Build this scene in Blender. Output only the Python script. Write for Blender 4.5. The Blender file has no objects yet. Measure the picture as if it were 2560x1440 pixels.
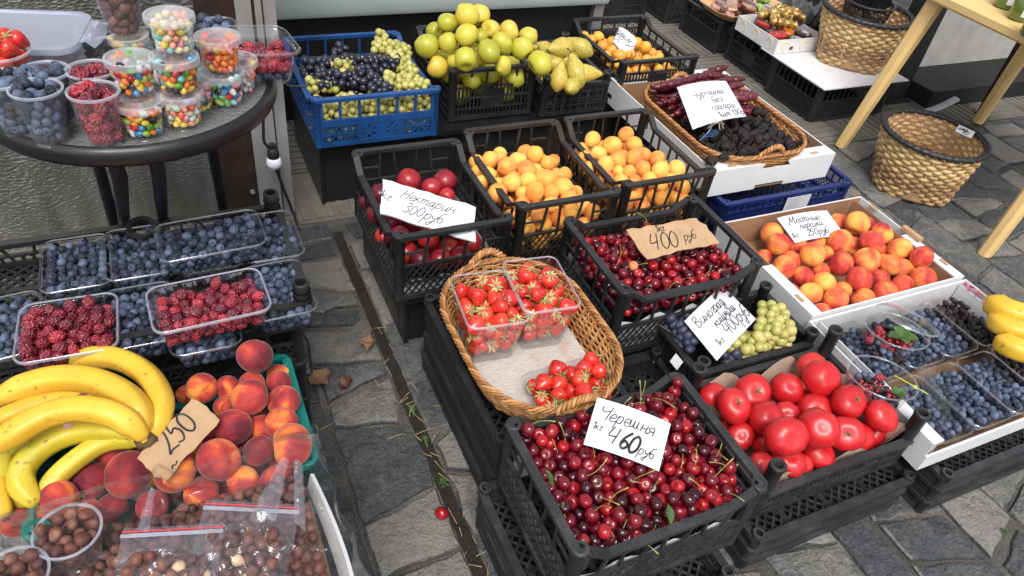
import bpy, math, random
import numpy as np
from mathutils import Vector, Matrix, Quaternion, Euler

# ------------------------------------------------------------------ camera, sky, sun
SC = bpy.context.scene
COL = SC.collection
PI = math.pi
F_PX, PITCH, ROLL, YAW, H0 = 1846.0, math.radians(40.44), math.radians(8.53), math.radians(29.4), 1.45

def _basis():
    cp, sp = math.cos(PITCH), math.sin(PITCH)
    fwd = np.array([0, cp, -sp]); up = np.array([0, sp, cp]); right = np.array([1., 0, 0])
    cr, sr = math.cos(ROLL), math.sin(ROLL)
    M = np.array([cr*right+sr*up, -sr*right+cr*up, -fwd])
    c, s = math.cos(YAW), math.sin(YAW)
    return M @ np.array([[c, s, 0], [-s, c, 0], [0, 0, 1]]).T
CM = _basis()
CAM = np.array([0, 0, H0])

def at(px, py, z):
    """point at height z seen at photo position (px, py)"""
    d = np.array([(px-1280)/F_PX, -(py-720)/F_PX, -1]) @ CM
    p = CAM + d*(z-H0)/d[2]
    return Vector(p)

def depth(p):
    return -float(((np.asarray(p)-CAM) @ CM.T)[2])

def proj(p):
    c = (np.asarray(p)-CAM) @ CM.T
    return 1280+F_PX*c[0]/-c[2], 720-F_PX*c[1]/-c[2]

cam = bpy.data.objects.new('camera', bpy.data.cameras.new('camera'))
COL.objects.link(cam)
mw = Matrix([[CM[j][i] for j in range(3)]+[CAM[i]] for i in range(3)]+[[0, 0, 0, 1]])
cam.matrix_world = mw
cam.data.sensor_width = 36
cam.data.lens = 36*F_PX/2560
cam.data.clip_start, cam.data.clip_end = 0.02, 200
SC.camera = cam

SUN_EL, SUN_ROT = math.radians(58), math.radians(-155)
world = bpy.data.worlds.new('World'); SC.world = world; world.use_nodes = True
wn, wl = world.node_tree.nodes, world.node_tree.links
sky = wn.new('ShaderNodeTexSky'); sky.sky_type = 'NISHITA'; sky.sun_disc = False
sky.sun_elevation = SUN_EL; sky.sun_rotation = SUN_ROT; sky.dust_density = 3.0; sky.air_density = 1.0
hsv = wn.new('ShaderNodeHueSaturation'); hsv.inputs['Saturation'].default_value = 0.30   # overcast: milky sky
wl.new(sky.outputs[0], hsv.inputs['Color']); wl.new(hsv.outputs[0], wn['Background'].inputs[0])
wn['Background'].inputs[1].default_value = 0.145
sun = bpy.data.objects.new('sun', bpy.data.lights.new('sun', 'SUN')); COL.objects.link(sun)
sun.data.energy = 1.35; sun.data.angle = math.radians(24); sun.data.color = (1, .965, .91)
# direction towards the sun (Nishita convention: rotation clockwise from +Y)
sd = Vector((math.sin(SUN_ROT)*math.cos(SUN_EL), math.cos(SUN_ROT)*math.cos(SUN_EL), math.sin(SUN_EL)))
sun.rotation_euler = sd.to_track_quat('Z', 'Y').to_euler()
SC.view_settings.view_transform = 'Standard'; SC.view_settings.look = 'None'
SC.view_settings.gamma = 1; SC.view_settings.exposure = 0.70
SC.cycles.max_bounces = 10; SC.cycles.transparent_max_bounces = 24; SC.cycles.use_denoising = True
SC.cycles.diffuse_bounces = 3; SC.cycles.glossy_bounces = 3; SC.cycles.caustics_reflective = False; SC.cycles.caustics_refractive = False

RNG = random.Random(7)
NR = np.random.RandomState(7)

# ------------------------------------------------------------------ mesh helpers
class MB:
    def __init__(s): s.v = []; s.f = []; s.m = []; s.cur = 0
    def add(s, vs, fs):
        o = len(s.v); s.v += [tuple(v) for v in vs]
        s.f += [tuple(i+o for i in f) for f in fs]; s.m += [s.cur]*len(fs)
    def box(s, a, b):
        x0, y0, z0 = a; x1, y1, z1 = b
        s.add([(x0,y0,z0),(x1,y0,z0),(x1,y1,z0),(x0,y1,z0),(x0,y0,z1),(x1,y0,z1),(x1,y1,z1),(x0,y1,z1)],
              [(0,3,2,1),(4,5,6,7),(0,1,5,4),(1,2,6,5),(2,3,7,6),(3,0,4,7)])
    def bar(s, p, q, w, t, n):
        """rectangular bar p..q: t thick along n, w wide across"""
        p, q, n = Vector(p), Vector(q), Vector(n).normalized()
        d = (q-p).normalized(); a = d.cross(n).normalized()*(w/2); b = n*(t/2)
        vs = [p-a-b, p+a-b, p+a+b, p-a+b, q-a-b, q+a-b, q+a+b, q-a+b]
        s.add(vs, [(0,1,2,3),(7,6,5,4),(0,4,5,1),(1,5,6,2),(2,6,7,3),(3,7,4,0)])
    def loft(s, rings, closed=True, cap0=False, cap1=False):
        n = len(rings[0]); o = len(s.v)
        vs = [p for r in rings for p in r]; fs = []
        m = n if closed else n-1
        for i in range(len(rings)-1):
            for j in range(m):
                k = (j+1) % n
                fs.append((i*n+j, i*n+k, (i+1)*n+k, (i+1)*n+j))
        if cap0: fs.append(tuple(range(n-1, -1, -1)))
        if cap1: fs.append(tuple(range((len(rings)-1)*n, len(rings)*n)))
        s.add(vs, fs)
    def tube(s, pts, r, n=6, closed=False, caps=True, flat=1.0, upv=None):
        pts = [Vector(p) for p in pts]; N = len(pts)
        rr = r if hasattr(r, '__len__') else [r]*N
        rings = []; prev = None
        for i in range(N):
            t = (pts[(i+1) % N]-pts[i-1]) if closed else (pts[min(i+1, N-1)]-pts[max(i-1, 0)])
            if t.length < 1e-9: t = Vector((0, 0, 1))
            t.normalize()
            if upv is not None: u = Vector(upv)-t*t.dot(Vector(upv))
            elif prev is None: u = t.orthogonal()
            else: u = prev-t*prev.dot(t)
            if u.length < 1e-6: u = t.orthogonal()
            u.normalize(); prev = u; w = t.cross(u)
            rings.append([pts[i]+u*(math.cos(2*PI*k/n)*rr[i]*flat)+w*(math.sin(2*PI*k/n)*rr[i]) for k in range(n)])
        if closed: rings.append(rings[0])
        s.loft(rings, True, caps and not closed, caps and not closed)
    def lathe(s, prof, n=24, c=(0, 0, 0), cap0=False, cap1=False):
        cx, cy, cz = c
        s.loft([[(cx+r*math.cos(2*PI*k/n), cy+r*math.sin(2*PI*k/n), cz+z) for k in range(n)] for r, z in prof], True, cap0, cap1)
    def build(s, name, mats, parent=None, smooth=False, angle=42, loc=None):
        o = bpy.data.objects.new(name, mesh_of(name, s.v, s.f, mats, smooth, angle, s.m)); COL.objects.link(o)
        if parent is not None: o.parent = parent
        if loc is not None: o.location = loc
        return o

def mesh_of(name, v, f, mats, smooth=False, angle=42, mi=None):
    me = bpy.data.meshes.new(name)
    me.from_pydata([tuple(map(float, p)) for p in v], [], f)
    for m in (mats if isinstance(mats, (list, tuple)) else [mats]): me.materials.append(m)
    if mi is not None and any(mi): me.polygons.foreach_set('material_index', mi)
    if smooth:
        me.polygons.foreach_set('use_smooth', [True]*len(me.polygons))
        if angle < 179: me.set_sharp_from_angle(angle=math.radians(angle))
    me.update()
    return me

def tag(o, label=None, cat=None, group=None, kind=None):
    if label: o['label'] = label
    if cat: o['category'] = cat
    if group: o['group'] = group
    if kind: o['kind'] = kind
    return o

def thing(name, label, cat, loc=(0, 0, 0), group=None, rz=0):
    o = bpy.data.objects.new(name, None); COL.objects.link(o)
    o.location = loc; o.rotation_euler = (0, 0, rz); o.empty_display_size = .05
    return tag(o, label, cat, group)

def copy_tree(o, parent=None):
    c = o.copy(); COL.objects.link(c); c.parent = parent
    for ch in o.children: copy_tree(ch, c)
    return c

def spline(pts, n=6, closed=False):
    """Catmull-Rom through the points"""
    P = [np.array(p, float) for p in pts]; out = []; N = len(P)
    rng = range(N if closed else N-1)
    for i in rng:
        if closed: a, b, c, d = P[i-1], P[i], P[(i+1) % N], P[(i+2) % N]
        else: a, b, c, d = P[max(i-1, 0)], P[i], P[i+1], P[min(i+2, N-1)]
        for k in range(n):
            t = k/n
            out.append(.5*(2*b+(c-a)*t+(2*a-5*b+4*c-d)*t*t+(3*b-a-3*c+d)*t**3))
    if not closed: out.append(P[-1])
    return out

# ------------------------------------------------------------------ materials
class NB:
    """small node-tree builder"""
    def __init__(s, name):
        s.m = bpy.data.materials.new(name); s.m.use_nodes = True
        s.t = s.m.node_tree; s.n = s.t.nodes; s.l = s.t.links
        s.p = s.n['Principled BSDF']; s.out = s.n['Material Output']
    def new(s, typ, **kw):
        n = s.n.new(typ)
        for k, v in kw.items():
            if k.startswith('i_'):
                key = k[2:]; key = int(key) if key.isdigit() else key.replace('_', ' ')
                s.set(n.inputs[key], v)
            else: setattr(n, k, v)
        return n
    def set(s, inp, v):
        if isinstance(v, bpy.types.NodeSocket): s.l.new(v, inp)
        elif isinstance(v, bpy.types.Node): s.l.new(v.outputs[0], inp)
        elif isinstance(v, tuple) and len(v) == 3 and inp.type == 'RGBA': inp.default_value = (*v, 1)
        else: inp.default_value = v
    def P(s, **kw):
        for k, v in kw.items(): s.set(s.p.inputs[k.replace('_', ' ')], v)
    def obj(s, loc=None, scale=(1, 1, 1)):
        tc = s.new('ShaderNodeTexCoord'); mp = s.new('ShaderNodeMapping', i_Vector=tc.outputs['Object'], i_Scale=scale)
        if loc is not None: s.set(mp.inputs['Location'], loc)
        return mp.outputs[0]
    def rnd(s):
        """one random number for each object, or each loose piece of a joined heap"""
        a = s.new('ShaderNodeObjectInfo').outputs['Random']; g = s.new('ShaderNodeNewGeometry').outputs['Random Per Island']
        return s.math('FRACT', s.math('ADD', a, s.math('MULTIPLY', g, 7.31)))
    def math(s, op, a, b=0.0, c=0.0):
        n = s.new('ShaderNodeMath', operation=op); s.set(n.inputs[0], a); s.set(n.inputs[1], b); s.set(n.inputs[2], c); return n.outputs[0]
    def noise(s, vec, scale, detail=3, rough=.55, dist=0.0, color=False):
        n = s.new('ShaderNodeTexNoise', i_Scale=scale, i_Detail=detail, i_Roughness=rough, i_Distortion=dist)
        if vec is not None: s.set(n.inputs['Vector'], vec)
        return n.outputs[1 if color else 0]
    def ramp(s, fac, stops, interp='LINEAR'):
        n = s.new('ShaderNodeValToRGB'); cr = n.color_ramp; cr.interpolation = interp
        while len(cr.elements) < len(stops): cr.elements.new(.5)
        for e, (p, c) in zip(cr.elements, stops):
            e.position = p; e.color = (*c, 1) if len(c) == 3 else c
        s.set(n.inputs[0], fac); return n.outputs[0]
    def mix(s, fac, a, b, blend='MIX'):
        n = s.new('ShaderNodeMix', data_type='RGBA', blend_type=blend)
        s.set(n.inputs[0], fac); s.set(n.inputs[6], a); s.set(n.inputs[7], b); return n.outputs[2]
    def bump(s, h, strength=.3, dist=.002):
        n = s.new('ShaderNodeBump', i_Strength=strength, i_Distance=dist); s.set(n.inputs['Height'], h)
        s.l.new(n.outputs[0], s.p.inputs['Normal']); return n.outputs[0]
    def offs(s, k=40.0):
        """random texture offset so that no two copies share their pattern"""
        r = s.rnd(); cb = s.new('ShaderNodeCombineXYZ')
        s.set(cb.inputs[0], s.math('MULTIPLY', r, k)); s.set(cb.inputs[1], s.math('MULTIPLY', r, k*1.7)); s.set(cb.inputs[2], s.math('MULTIPLY', r, k*.6))
        return cb.outputs[0]

MATS = {}
def plain(name, col, rough=.5, var=.25, nscale=30, bump=0, bscale=200, metal=0, spec=.5, coat=0, bdist=.001):
    if name in MATS: return MATS[name]
    b = NB(name); v = b.obj()
    nz = b.noise(v, nscale, 4)
    dark = tuple(c*(1-var) for c in col); lite = tuple(min(1, c*(1+var)) for c in col)
    b.P(Base_Color=b.ramp(nz, [(.3, dark), (.7, lite)]), Metallic=metal)
    b.p.inputs['Specular IOR Level'].default_value = spec; b.P(Coat_Weight=coat)
    b.P(Roughness=b.ramp(b.noise(v, nscale*2.3, 3), [(.3, (rough*.8,)*3), (.75, (min(1, rough*1.25),)*3)]))
    if bump: b.bump(b.noise(v, bscale, 3), bump, bdist)
    MATS[name] = b.m; return b.m

def clear(name, tint=(.97, .98, .99), gloss=.10, edge=.75, rough=.06, haze=0.0, hazecol=(.8, .82, .86), fold=0, fscale=30):
    """thin clear plastic: see-through, shiny, stronger at grazing angles"""
    if name in MATS: return MATS[name]
    b = NB(name); b.n.remove(b.p)
    tr = b.new('ShaderNodeBsdfTransparent', i_Color=tint); gl = b.new('ShaderNodeBsdfGlossy', i_Roughness=rough, i_Color=(.95, .97, 1))
    lw = b.new('ShaderNodeLayerWeight', i_Blend=.25)
    if fold:
        v = b.obj(); nz = b.noise(v, fscale, 4, .6, 1.2); rg = b.math('ABSOLUTE', b.math('SUBTRACT', nz, .5))
        bp = b.new('ShaderNodeBump', i_Strength=fold, i_Distance=.01); b.set(bp.inputs['Height'], rg)
        b.l.new(bp.outputs[0], gl.inputs['Normal']); b.l.new(bp.outputs[0], lw.inputs['Normal'])
    f = b.math('MULTIPLY_ADD', b.math('POWER', lw.outputs['Facing'], 2.2), edge, gloss)
    mx = b.new('ShaderNodeMixShader'); b.set(mx.inputs[0], b.math('MINIMUM', f, .95)); b.l.new(tr.outputs[0], mx.inputs[1]); b.l.new(gl.outputs[0], mx.inputs[2])
    last = mx
    if haze:
        df = b.new('ShaderNodeBsdfDiffuse', i_Color=hazecol); tl = b.new('ShaderNodeBsdfTranslucent', i_Color=hazecol)
        h2 = b.new('ShaderNodeMixShader', i_0=.5); b.l.new(df.outputs[0], h2.inputs[1]); b.l.new(tl.outputs[0], h2.inputs[2])
        m2 = b.new('ShaderNodeMixShader', i_0=haze); b.l.new(mx.outputs[0], m2.inputs[1]); b.l.new(h2.outputs[0], m2.inputs[2]); last = m2
    b.l.new(last.outputs[0], b.out.inputs[0]); MATS[name] = b.m; return b.m

def crate_plastic(name, col, dust, amount):
    # moulded crate plastic, scuffed and dusty in patches
    b = NB(name); v = b.obj(b.offs(9)); n1 = b.noise(v, 11, 5, .65); n2 = b.noise(b.obj(None, (1, 1, 3)), 130, 3, .6, 1.5)
    f = b.ramp(b.math('ADD', b.math('MULTIPLY', n1, .65), b.math('MULTIPLY', n2, .35)), [(.47, (0, 0, 0)), (.66, (1, 1, 1))])
    b.P(Base_Color=b.mix(b.math('MULTIPLY', f, amount), col, dust), Roughness=b.ramp(n1, [(.3, (.34,)*3), (.7, (.6,)*3)])); b.bump(n2, .25, .0012); MATS[name] = b.m; return b.m
BLACK = crate_plastic('black_plastic', (.0145, .0148, .016), (.075, .073, .070), .28)
BLACK2 = crate_plastic('worn_black_plastic', (.021, .0215, .024), (.10, .098, .094), .42)
BROWNBLACK = crate_plastic('brown_black_plastic', (.020, .017, .0145), (.085, .075, .062), .4)
BLUEP = plain('blue_plastic', (.012, .062, .205), .38, .3, 10, .1, 300)
NAVYP = plain('navy_plastic', (.010, .022, .12), .42, .3, 12, .1, 300)
TEALP = plain('teal_plastic', (.004, .165, .135), .38, .25, 10, .1, 300)
METALBLK = plain('black_paint', (.010, .010, .011), .35, .3, 20)
CARDW = plain('white_card', (.66, .66, .665), .65, .05, 12, .25, 120, bdist=.0006)
CARDB = plain('brown_card', (.42, .27, .15), .8, .12, 25, .3, 90, bdist=.0006)
CARDIN = plain('brown_card_inside', (.30, .17, .09), .85, .2, 14, .3, 90)
PAPER = plain('white_paper', (.64, .65, .69), .6, .04, 14, .15, 60)
INK = plain('black_ink', (.018, .018, .022), .5, .4, 90)
CREAM = plain('cream_plastic', (.74, .50, .21), .45, .06, 6, .08, 200)
GREYMETAL = plain('grey_metal', (.34, .33, .32), .4, .15, 8, .05, 200, metal=.35)
BROWNFR = plain('brown_frame', (.030, .018, .013), .4, .3, 14)
PAINTED_SHADE = plain('painted_shade', (.006, .006, .006), .7, .4, 8)  # near-black base colour standing in for shade in recesses and under things
FRIDGE = plain('grey_green_enamel', (.42, .48, .46), .35, .08, 5)
RUBBER = plain('black_rubber', (.008, .008, .009), .6, .3, 30)
CLEAR = clear('clear_plastic')
CLEARH = clear('milky_plastic', haze=.10, gloss=.06, edge=.6)
RIMC = clear('clear_rim', gloss=.13, edge=.7, haze=.05)
LIDM = clear('lid_plastic', haze=.38, gloss=.10, edge=.5, hazecol=(.86, .88, .92))
LAV = clear('lavender_lid', tint=(.85, .88, .97), haze=.62, gloss=.08, edge=.4, rough=.2, hazecol=(.72, .78, .94))
RIMM = clear('rim_plastic', haze=.45, gloss=.12, edge=.6, hazecol=(.80, .83, .95))
CELLO = clear('cellophane', tint=(.985, .98, .97), gloss=.03, edge=1.1, rough=.05, fold=.35, fscale=14)
ZIPM = clear('zip_bag_film', tint=(.98, .98, 1), gloss=.06, edge=1.0, rough=.05, haze=.03, hazecol=(.80, .84, .96), fold=.4, fscale=18)
# ------------------------------------------------------------------ fruit materials
def fruit_mats():
    m = {}
    # peaches: maroon blush breaking up into orange and yellow
    def peach(name, stops, sheen=.25, rough=.62):
        b = NB(name); o = b.offs(); v = b.obj(o)
        n1 = b.noise(v, 15, 3, .5, .6); n1 = b.math('MULTIPLY_ADD', n1, 1.3, -.15); n2 = b.noise(v, 150, 3, .6)
        r = b.rnd(); f = b.math('ADD', b.math('ADD', n1, b.math('MULTIPLY', b.math('SUBTRACT', r, .5), .22)), b.math('MULTIPLY', b.math('SUBTRACT', n2, .5), .16))
        b.P(Base_Color=b.ramp(f, stops), Roughness=rough, Sheen_Weight=sheen, Sheen_Roughness=.4)
        b.p.inputs['Sheen Tint'].default_value = (1, .85, .8, 1); b.p.inputs['Specular IOR Level'].default_value = .25
        b.bump(b.noise(v, 900, 2), .12, .0004); return b.m
    m['peach_dark'] = peach('dark_blushed_peach', [(.22, (.12, .018, .028)), (.42, (.30, .030, .036)), (.57, (.50, .062, .042)), (.70, (.78, .21, .05)), (.84, (.86, .42, .08))], .3, .75)
    m['peach_box'] = peach('orange_peach', [(.26, (.36, .025, .028)), (.42, (.62, .075, .045)), (.55, (.80, .19, .06)), (.68, (.88, .36, .075)), (.85, (.86, .50, .12))], .12)
    b = NB('apricot_skin'); o = b.offs(); v = b.obj(o); r = b.rnd()
    f = b.math('ADD', b.math('MULTIPLY_ADD', b.noise(v, 26, 3), 1.3, -.15), b.math('MULTIPLY', b.math('SUBTRACT', r, .5), .45))
    c = b.ramp(f, [(.15, (.80, .20, .055)), (.34, (.88, .33, .065)), (.52, (.88, .41, .070)), (.8, (.88, .52, .12))])
    sp = b.ramp(b.noise(v, 150, 2), [(.70, (0, 0, 0)), (.77, (.6, .6, .6))])
    b.P(Base_Color=b.mix(sp, c, (.45, .14, .03)), Roughness=.5, Sheen_Weight=.12); b.p.inputs['Specular IOR Level'].default_value = .3
    b.bump(b.noise(v, 600, 2), .1, .0004); m['apricot'] = b.m
    def glossy(name, stops, scale, rough, coat=.3, var=.5, speck=None, bump=None, detail=2, spec=.5):
        b = NB(name); o = b.offs(); v = b.obj(o); r = b.rnd()
        f = b.math('ADD', b.math('MULTIPLY_ADD', b.noise(v, scale, detail), 1-var, 0.0), b.math('MULTIPLY', r, var))
        c = b.ramp(f, stops)
        if speck:
            fac = b.ramp(b.noise(v, speck[0], 3), [(speck[1], (0, 0, 0)), (speck[1]+.08, (1, 1, 1))]); c = b.mix(fac, c, speck[2])
        b.P(Base_Color=c, Roughness=rough, Coat_Weight=coat, Coat_Roughness=.08); b.p.inputs['Specular IOR Level'].default_value = spec
        if bump: b.bump(b.noise(v, bump[0], 3), bump[1], bump[2])
        return b.m
    m['nectarine'] = glossy('nectarine_skin', [(.2, (.12, .009, .018)), (.5, (.28, .013, .026)), (.70, (.43, .022, .028)), (.86, (.72, .08, .02))], 14, .33, .15, .62, (260, .66, (.55, .20, .12)))
    m['tomato'] = glossy('tomato_skin', [(.2, (.42, .008, .012)), (.5, (.54, .014, .018)), (.75, (.61, .030, .026)), (.95, (.70, .10, .04))], 22, .36, .10, .45, (120, .69, (.70, .16, .10)))
    m['apple'] = glossy('green_apple_skin', [(.2, (.36, .35, .030)), (.5, (.48, .44, .042)), (.74, (.58, .48, .055)), (.97, (.68, .39, .055))], 9, .40, .12, .72, (420, .68, (.40, .30, .08)))
    m['pear'] = glossy('pear_skin', [(.25, (.42, .35, .06)), (.55, (.55, .43, .07)), (.8, (.60, .34, .06))], 15, .45, .1, .4, (170, .56, (.26, .16, .035)), None, 4)
    m['loquat'] = glossy('loquat_skin', [(.25, (.62, .27, .04)), (.6, (.82, .38, .045)), (.85, (.86, .46, .07))], 20, .45, .1, .5, (70, .60, (.22, .09, .02)))
    m['cherry'] = glossy('cherry_skin', [(.12, (.028, .002, .006)), (.34, (.070, .003, .009)), (.58, (.145, .005, .013)), (.80, (.25, .007, .013)), (.96, (.54, .016, .018))], 60, .12, .30, .80, None, None, 2, .42)
    m['cherry_pale'] = glossy('pale_cherry_skin', [(.3, (.75, .30, .10)), (.7, (.70, .10, .03))], 60, .16, .5, .1)
    m['grape_dark'] = glossy('dark_grape_skin', [(.2, (.006, .006, .012)), (.55, (.013, .014, .028)), (.8, (.035, .036, .060))], 80, .30, .2, .45, None, (300, .06, .0004), 4)
    m['grape_blue'] = glossy('bloomed_blue_grape_skin', [(.2, (.012, .014, .030)), (.5, (.030, .036, .072)), (.8, (.075, .085, .14))], 120, .5, .0, .35, None, None, 4)
    b = NB('green_grape_skin'); v = b.obj(b.offs()); r = b.rnd()
    f = b.math('ADD', b.math('MULTIPLY', b.noise(v, 60, 3), .5), b.math('MULTIPLY', r, .5))
    b.P(Base_Color=b.ramp(f, [(.2, (.40, .40, .095)), (.5, (.54, .50, .15)), (.8, (.66, .56, .20))]), Roughness=.22, Coat_Weight=.3, Transmission_Weight=.18, IOR=1.36); m['grape_green'] = b.m
    def bloom(name, lo, mid, hi, scale=130):
        b = NB(name); v = b.obj(b.offs()); r = b.rnd()
        f = b.math('ADD', b.math('MULTIPLY', b.noise(v, scale, 4, .6, .5), .62), b.math('MULTIPLY', r, .38))
        b.P(Base_Color=b.ramp(f, [(.27, lo), (.47, mid), (.70, hi)]), Roughness=.55, Sheen_Weight=.12); b.p.inputs['Specular IOR Level'].default_value = .35
        b.bump(b.noise(v, 700, 2), .15, .0003); return b.m
    m['blueberry'] = bloom('blueberry_skin', (.007, .009, .018), (.026, .037, .070), (.110, .148, .235))
    m['blueberry_crown'] = plain('blueberry_crown', (.010, .012, .022), .7, .4, 300)
    def drupe(name, stops, rough=.33):
        b = NB(name); v = b.obj(b.offs()); r = b.rnd()
        f = b.math('ADD', b.math('MULTIPLY', b.noise(v, 95, 2), .55), b.math('MULTIPLY', r, .45))
        b.P(Base_Color=b.ramp(f, stops), Roughness=rough, Coat_Weight=.15); return b.m
    m['raspberry'] = drupe('raspberry_skin', [(.2, (.075, .008, .018)), (.5, (.20, .014, .030)), (.72, (.36, .026, .042)), (.9, (.58, .05, .06))], .42)
    m['blackberry'] = drupe('blackberry_skin', [(.2, (.006, .004, .006)), (.7, (.022, .008, .014)), (.95, (.07, .01, .02))], .3)
    m['currant'] = drupe('currant_skin', [(.2, (.10, .004, .008)), (.8, (.34, .010, .016))], .15)
    b = NB('strawberry_skin'); v = b.obj(b.offs()); r = b.rnd()
    f = b.math('ADD', b.math('MULTIPLY', b.noise(v, 40, 2), .5), b.math('MULTIPLY', r, .5))
    vo = b.new('ShaderNodeTexVoronoi', i_Scale=235.0); b.set(vo.inputs['Vector'], v)
    sd_ = b.ramp(vo.outputs['Distance'], [(.22, (1, 1, 1)), (.34, (0, 0, 0))])
    b.P(Base_Color=b.mix(b.math('MULTIPLY', sd_, .35), b.ramp(f, [(.2, (.50, .010, .012)), (.55, (.68, .022, .016)), (.85, (.78, .065, .025))]), (.75, .42, .10)), Roughness=.27, Coat_Weight=.35)
    b.bump(b.math('MULTIPLY', sd_, -1.0), .9, .0012); m['strawberry'] = b.m
    m['calyx'] = plain('green_calyx', (.34, .40, .15), .6, .45, 80)
    m['tomato_calyx'] = plain('dry_green_calyx', (.10, .105, .02), .65, .45, 120)
    m['cherry_stem'] = plain('cherry_stem', (.34, .33, .07), .5, .35, 60)
    m['twig'] = plain('brown_twig', (.13, .075, .03), .7, .4, 60)
    m['leaf'] = plain('green_leaf', (.060, .125, .028), .45, .35, 40)
    m['hazelnut'] = glossy('hazelnut_skin', [(.2, (.060, .018, .013)), (.5, (.118, .036, .025)), (.72, (.19, .070, .045)), (.92, (.36, .20, .12))], 130, .62, .0, .5, None, (180, .35, .0012), 4)
    m['hazel_pale'] = plain('blanched_nut', (.70, .48, .25), .5, .2, 60)
    m['prune'] = glossy('dried_fruit_skin', [(.2, (.005, .004, .004)), (.6, (.014, .010, .010)), (.92, (.055, .018, .014))], 60, .55, .0, .5, None, (130, 1.0, .010), 4)
    m['churchkhela'] = glossy('churchkhela_skin', [(.2, (.055, .007, .012)), (.6, (.125, .012, .022)), (.9, (.21, .020, .03))], 40, .30, .2, .5, None, (130, .5, .003), 3)
    # bananas: yellow, greener along part of the bunch, brown flecks
    def banana(name, stops):
        b = NB(name); v = b.obj(b.offs(5)); n = b.noise(v, 9, 3)
        c = b.ramp(n, stops); fl = b.ramp(b.noise(v, 75, 4, .6), [(.625, (0, 0, 0)), (.70, (1, 1, 1))])
        sc = b.ramp(b.noise(b.obj(b.offs(3), (1, 1, 1)), 22, 5, .7, 2.0), [(.60, (0, 0, 0)), (.68, (1, 1, 1))])
        fl = b.math('MAXIMUM', fl, b.math('MULTIPLY', sc, .6))
        b.P(Base_Color=b.mix(b.math('MULTIPLY', fl, .75), c, (.20, .10, .02)), Roughness=.42, Coat_Weight=.05); b.p.inputs['Specular IOR Level'].default_value = .4
        b.bump(b.noise(v, 200, 2), .08, .0006); return b.m
    m['banana'] = banana('yellow_banana_skin', [(.3, (.66, .38, .030)), (.6, (.74, .46, .045)), (.8, (.78, .53, .08))])
    m['banana_green'] = banana('greenish_banana_skin', [(.3, (.40, .37, .025)), (.55, (.58, .45, .035)), (.8, (.70, .52, .06))])
    m['banana_tip'] = plain('banana_stalk', (.10, .06, .02), .7, .4, 60)
    for nm, c in dict(white=(.80, .76, .68), orange=(.80, .20, .02), red=(.55, .02, .03), pink=(.80, .32, .36), yellow=(.80, .55, .06), green=(.09, .33, .02), lime=(.42, .58, .08), blue=(.03, .22, .42), teal=(.20, .52, .52), black=(.018, .008, .014), cream=(.80, .68, .40), salmon=(.80, .30, .20), coral=(.80, .12, .07), lilac=(.52, .40, .58), brown=(.30, .09, .02), mint=(.55, .72, .62)).items():
        m['bean_'+nm] = plain('jelly_bean_'+nm, c, .22, .12, 120, coat=.4)
    return m
FM = fruit_mats()

# ------------------------------------------------------------------ fruit meshes (unit: metres, centred)
def blob(fn, nu=24, nv=14, caps=True):
    """closed surface; fn(theta, phi) -> (x, y, z)"""
    v = [fn(1e-4, 0)]; f = []
    for i in range(1, nv):
        for j in range(nu): v.append(fn(PI*i/nv, 2*PI*j/nu))
    v.append(fn(PI-1e-4, 0)); b = len(v)-1
    for j in range(nu): f.append((0, 1+j, 1+(j+1) % nu))
    for i in range(nv-2):
        o = 1+i*nu
        for j in range(nu): f.append((o+j, o+nu+j, o+nu+(j+1) % nu, o+(j+1) % nu))
    o = 1+(nv-2)*nu
    for j in range(nu): f.append((o+j, b, o+(j+1) % nu))
    return v, f

def sph(r, th, ph, sx=1, sy=1, sz=1):
    return (r*sx*math.sin(th)*math.cos(ph), r*sy*math.sin(th)*math.sin(ph), r*sz*math.cos(th))

def wrapd(a): return (a+PI) % (2*PI)-PI

def f_round(R, crease=.0, dimple=.25, dw=.4, lobes=0, la=0., sz=1., tip=0., seed=0, irr=.03):
    rs = np.random.RandomState(seed); ph0 = rs.rand(3)*6.28; am = rs.randn(3)*irr
    def fn(th, ph):
        r = 1+am[0]*math.cos(ph+ph0[0])*math.sin(th)+am[1]*math.cos(2*ph+ph0[1])*math.sin(th)**2+am[2]*math.sin(2*th+ph0[2])*math.sin(th)
        r += la*math.cos(lobes*ph+ph0[0])*math.sin(th)**2*(.4+.6*(math.cos(th)*.5+.5))
        if crease: r -= crease*math.exp(-(wrapd(ph)/.22)**2)*math.sin(th)**.6
        x, y, z = sph(R*r, th, ph, 1, 1, sz)
        z -= R*dimple*math.exp(-(th/dw)**2); z -= R*tip*math.exp(-((PI-th)/.3)**2)
        return x, y, z
    return fn

def drupelet_mesh(R, L, n, seed, bump=.40):
    """bumpy berry: many small beads over an egg shape"""
    rs = np.random.RandomState(seed); pts = []
    for k in range(n):
        z = 1-2*(k+.5)/n; a = k*2.39996; s = math.sqrt(1-z*z); pts.append((s*math.cos(a), s*math.sin(a), z))
    P = np.array(pts)+rs.randn(n, 3)*.05; P /= np.linalg.norm(P, axis=1)[:, None]
    w = 2.15/math.sqrt(n)
    def fn(th, ph):
        d = np.array(sph(1, th, ph)); a = np.arccos(np.clip(P@d, -1, 1)).min()
        b = math.sqrt(max(0, 1-(a/w)**2)); r = 1-bump+bump*b
        k = 1-.22*max(0, d[2])*1.0
        return (R*r*d[0]*k, R*r*d[1]*k, L*r*d[2]-L*.25*math.exp(-((PI-th)/.4)**2))
    return blob(fn, 44, 30)

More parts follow.
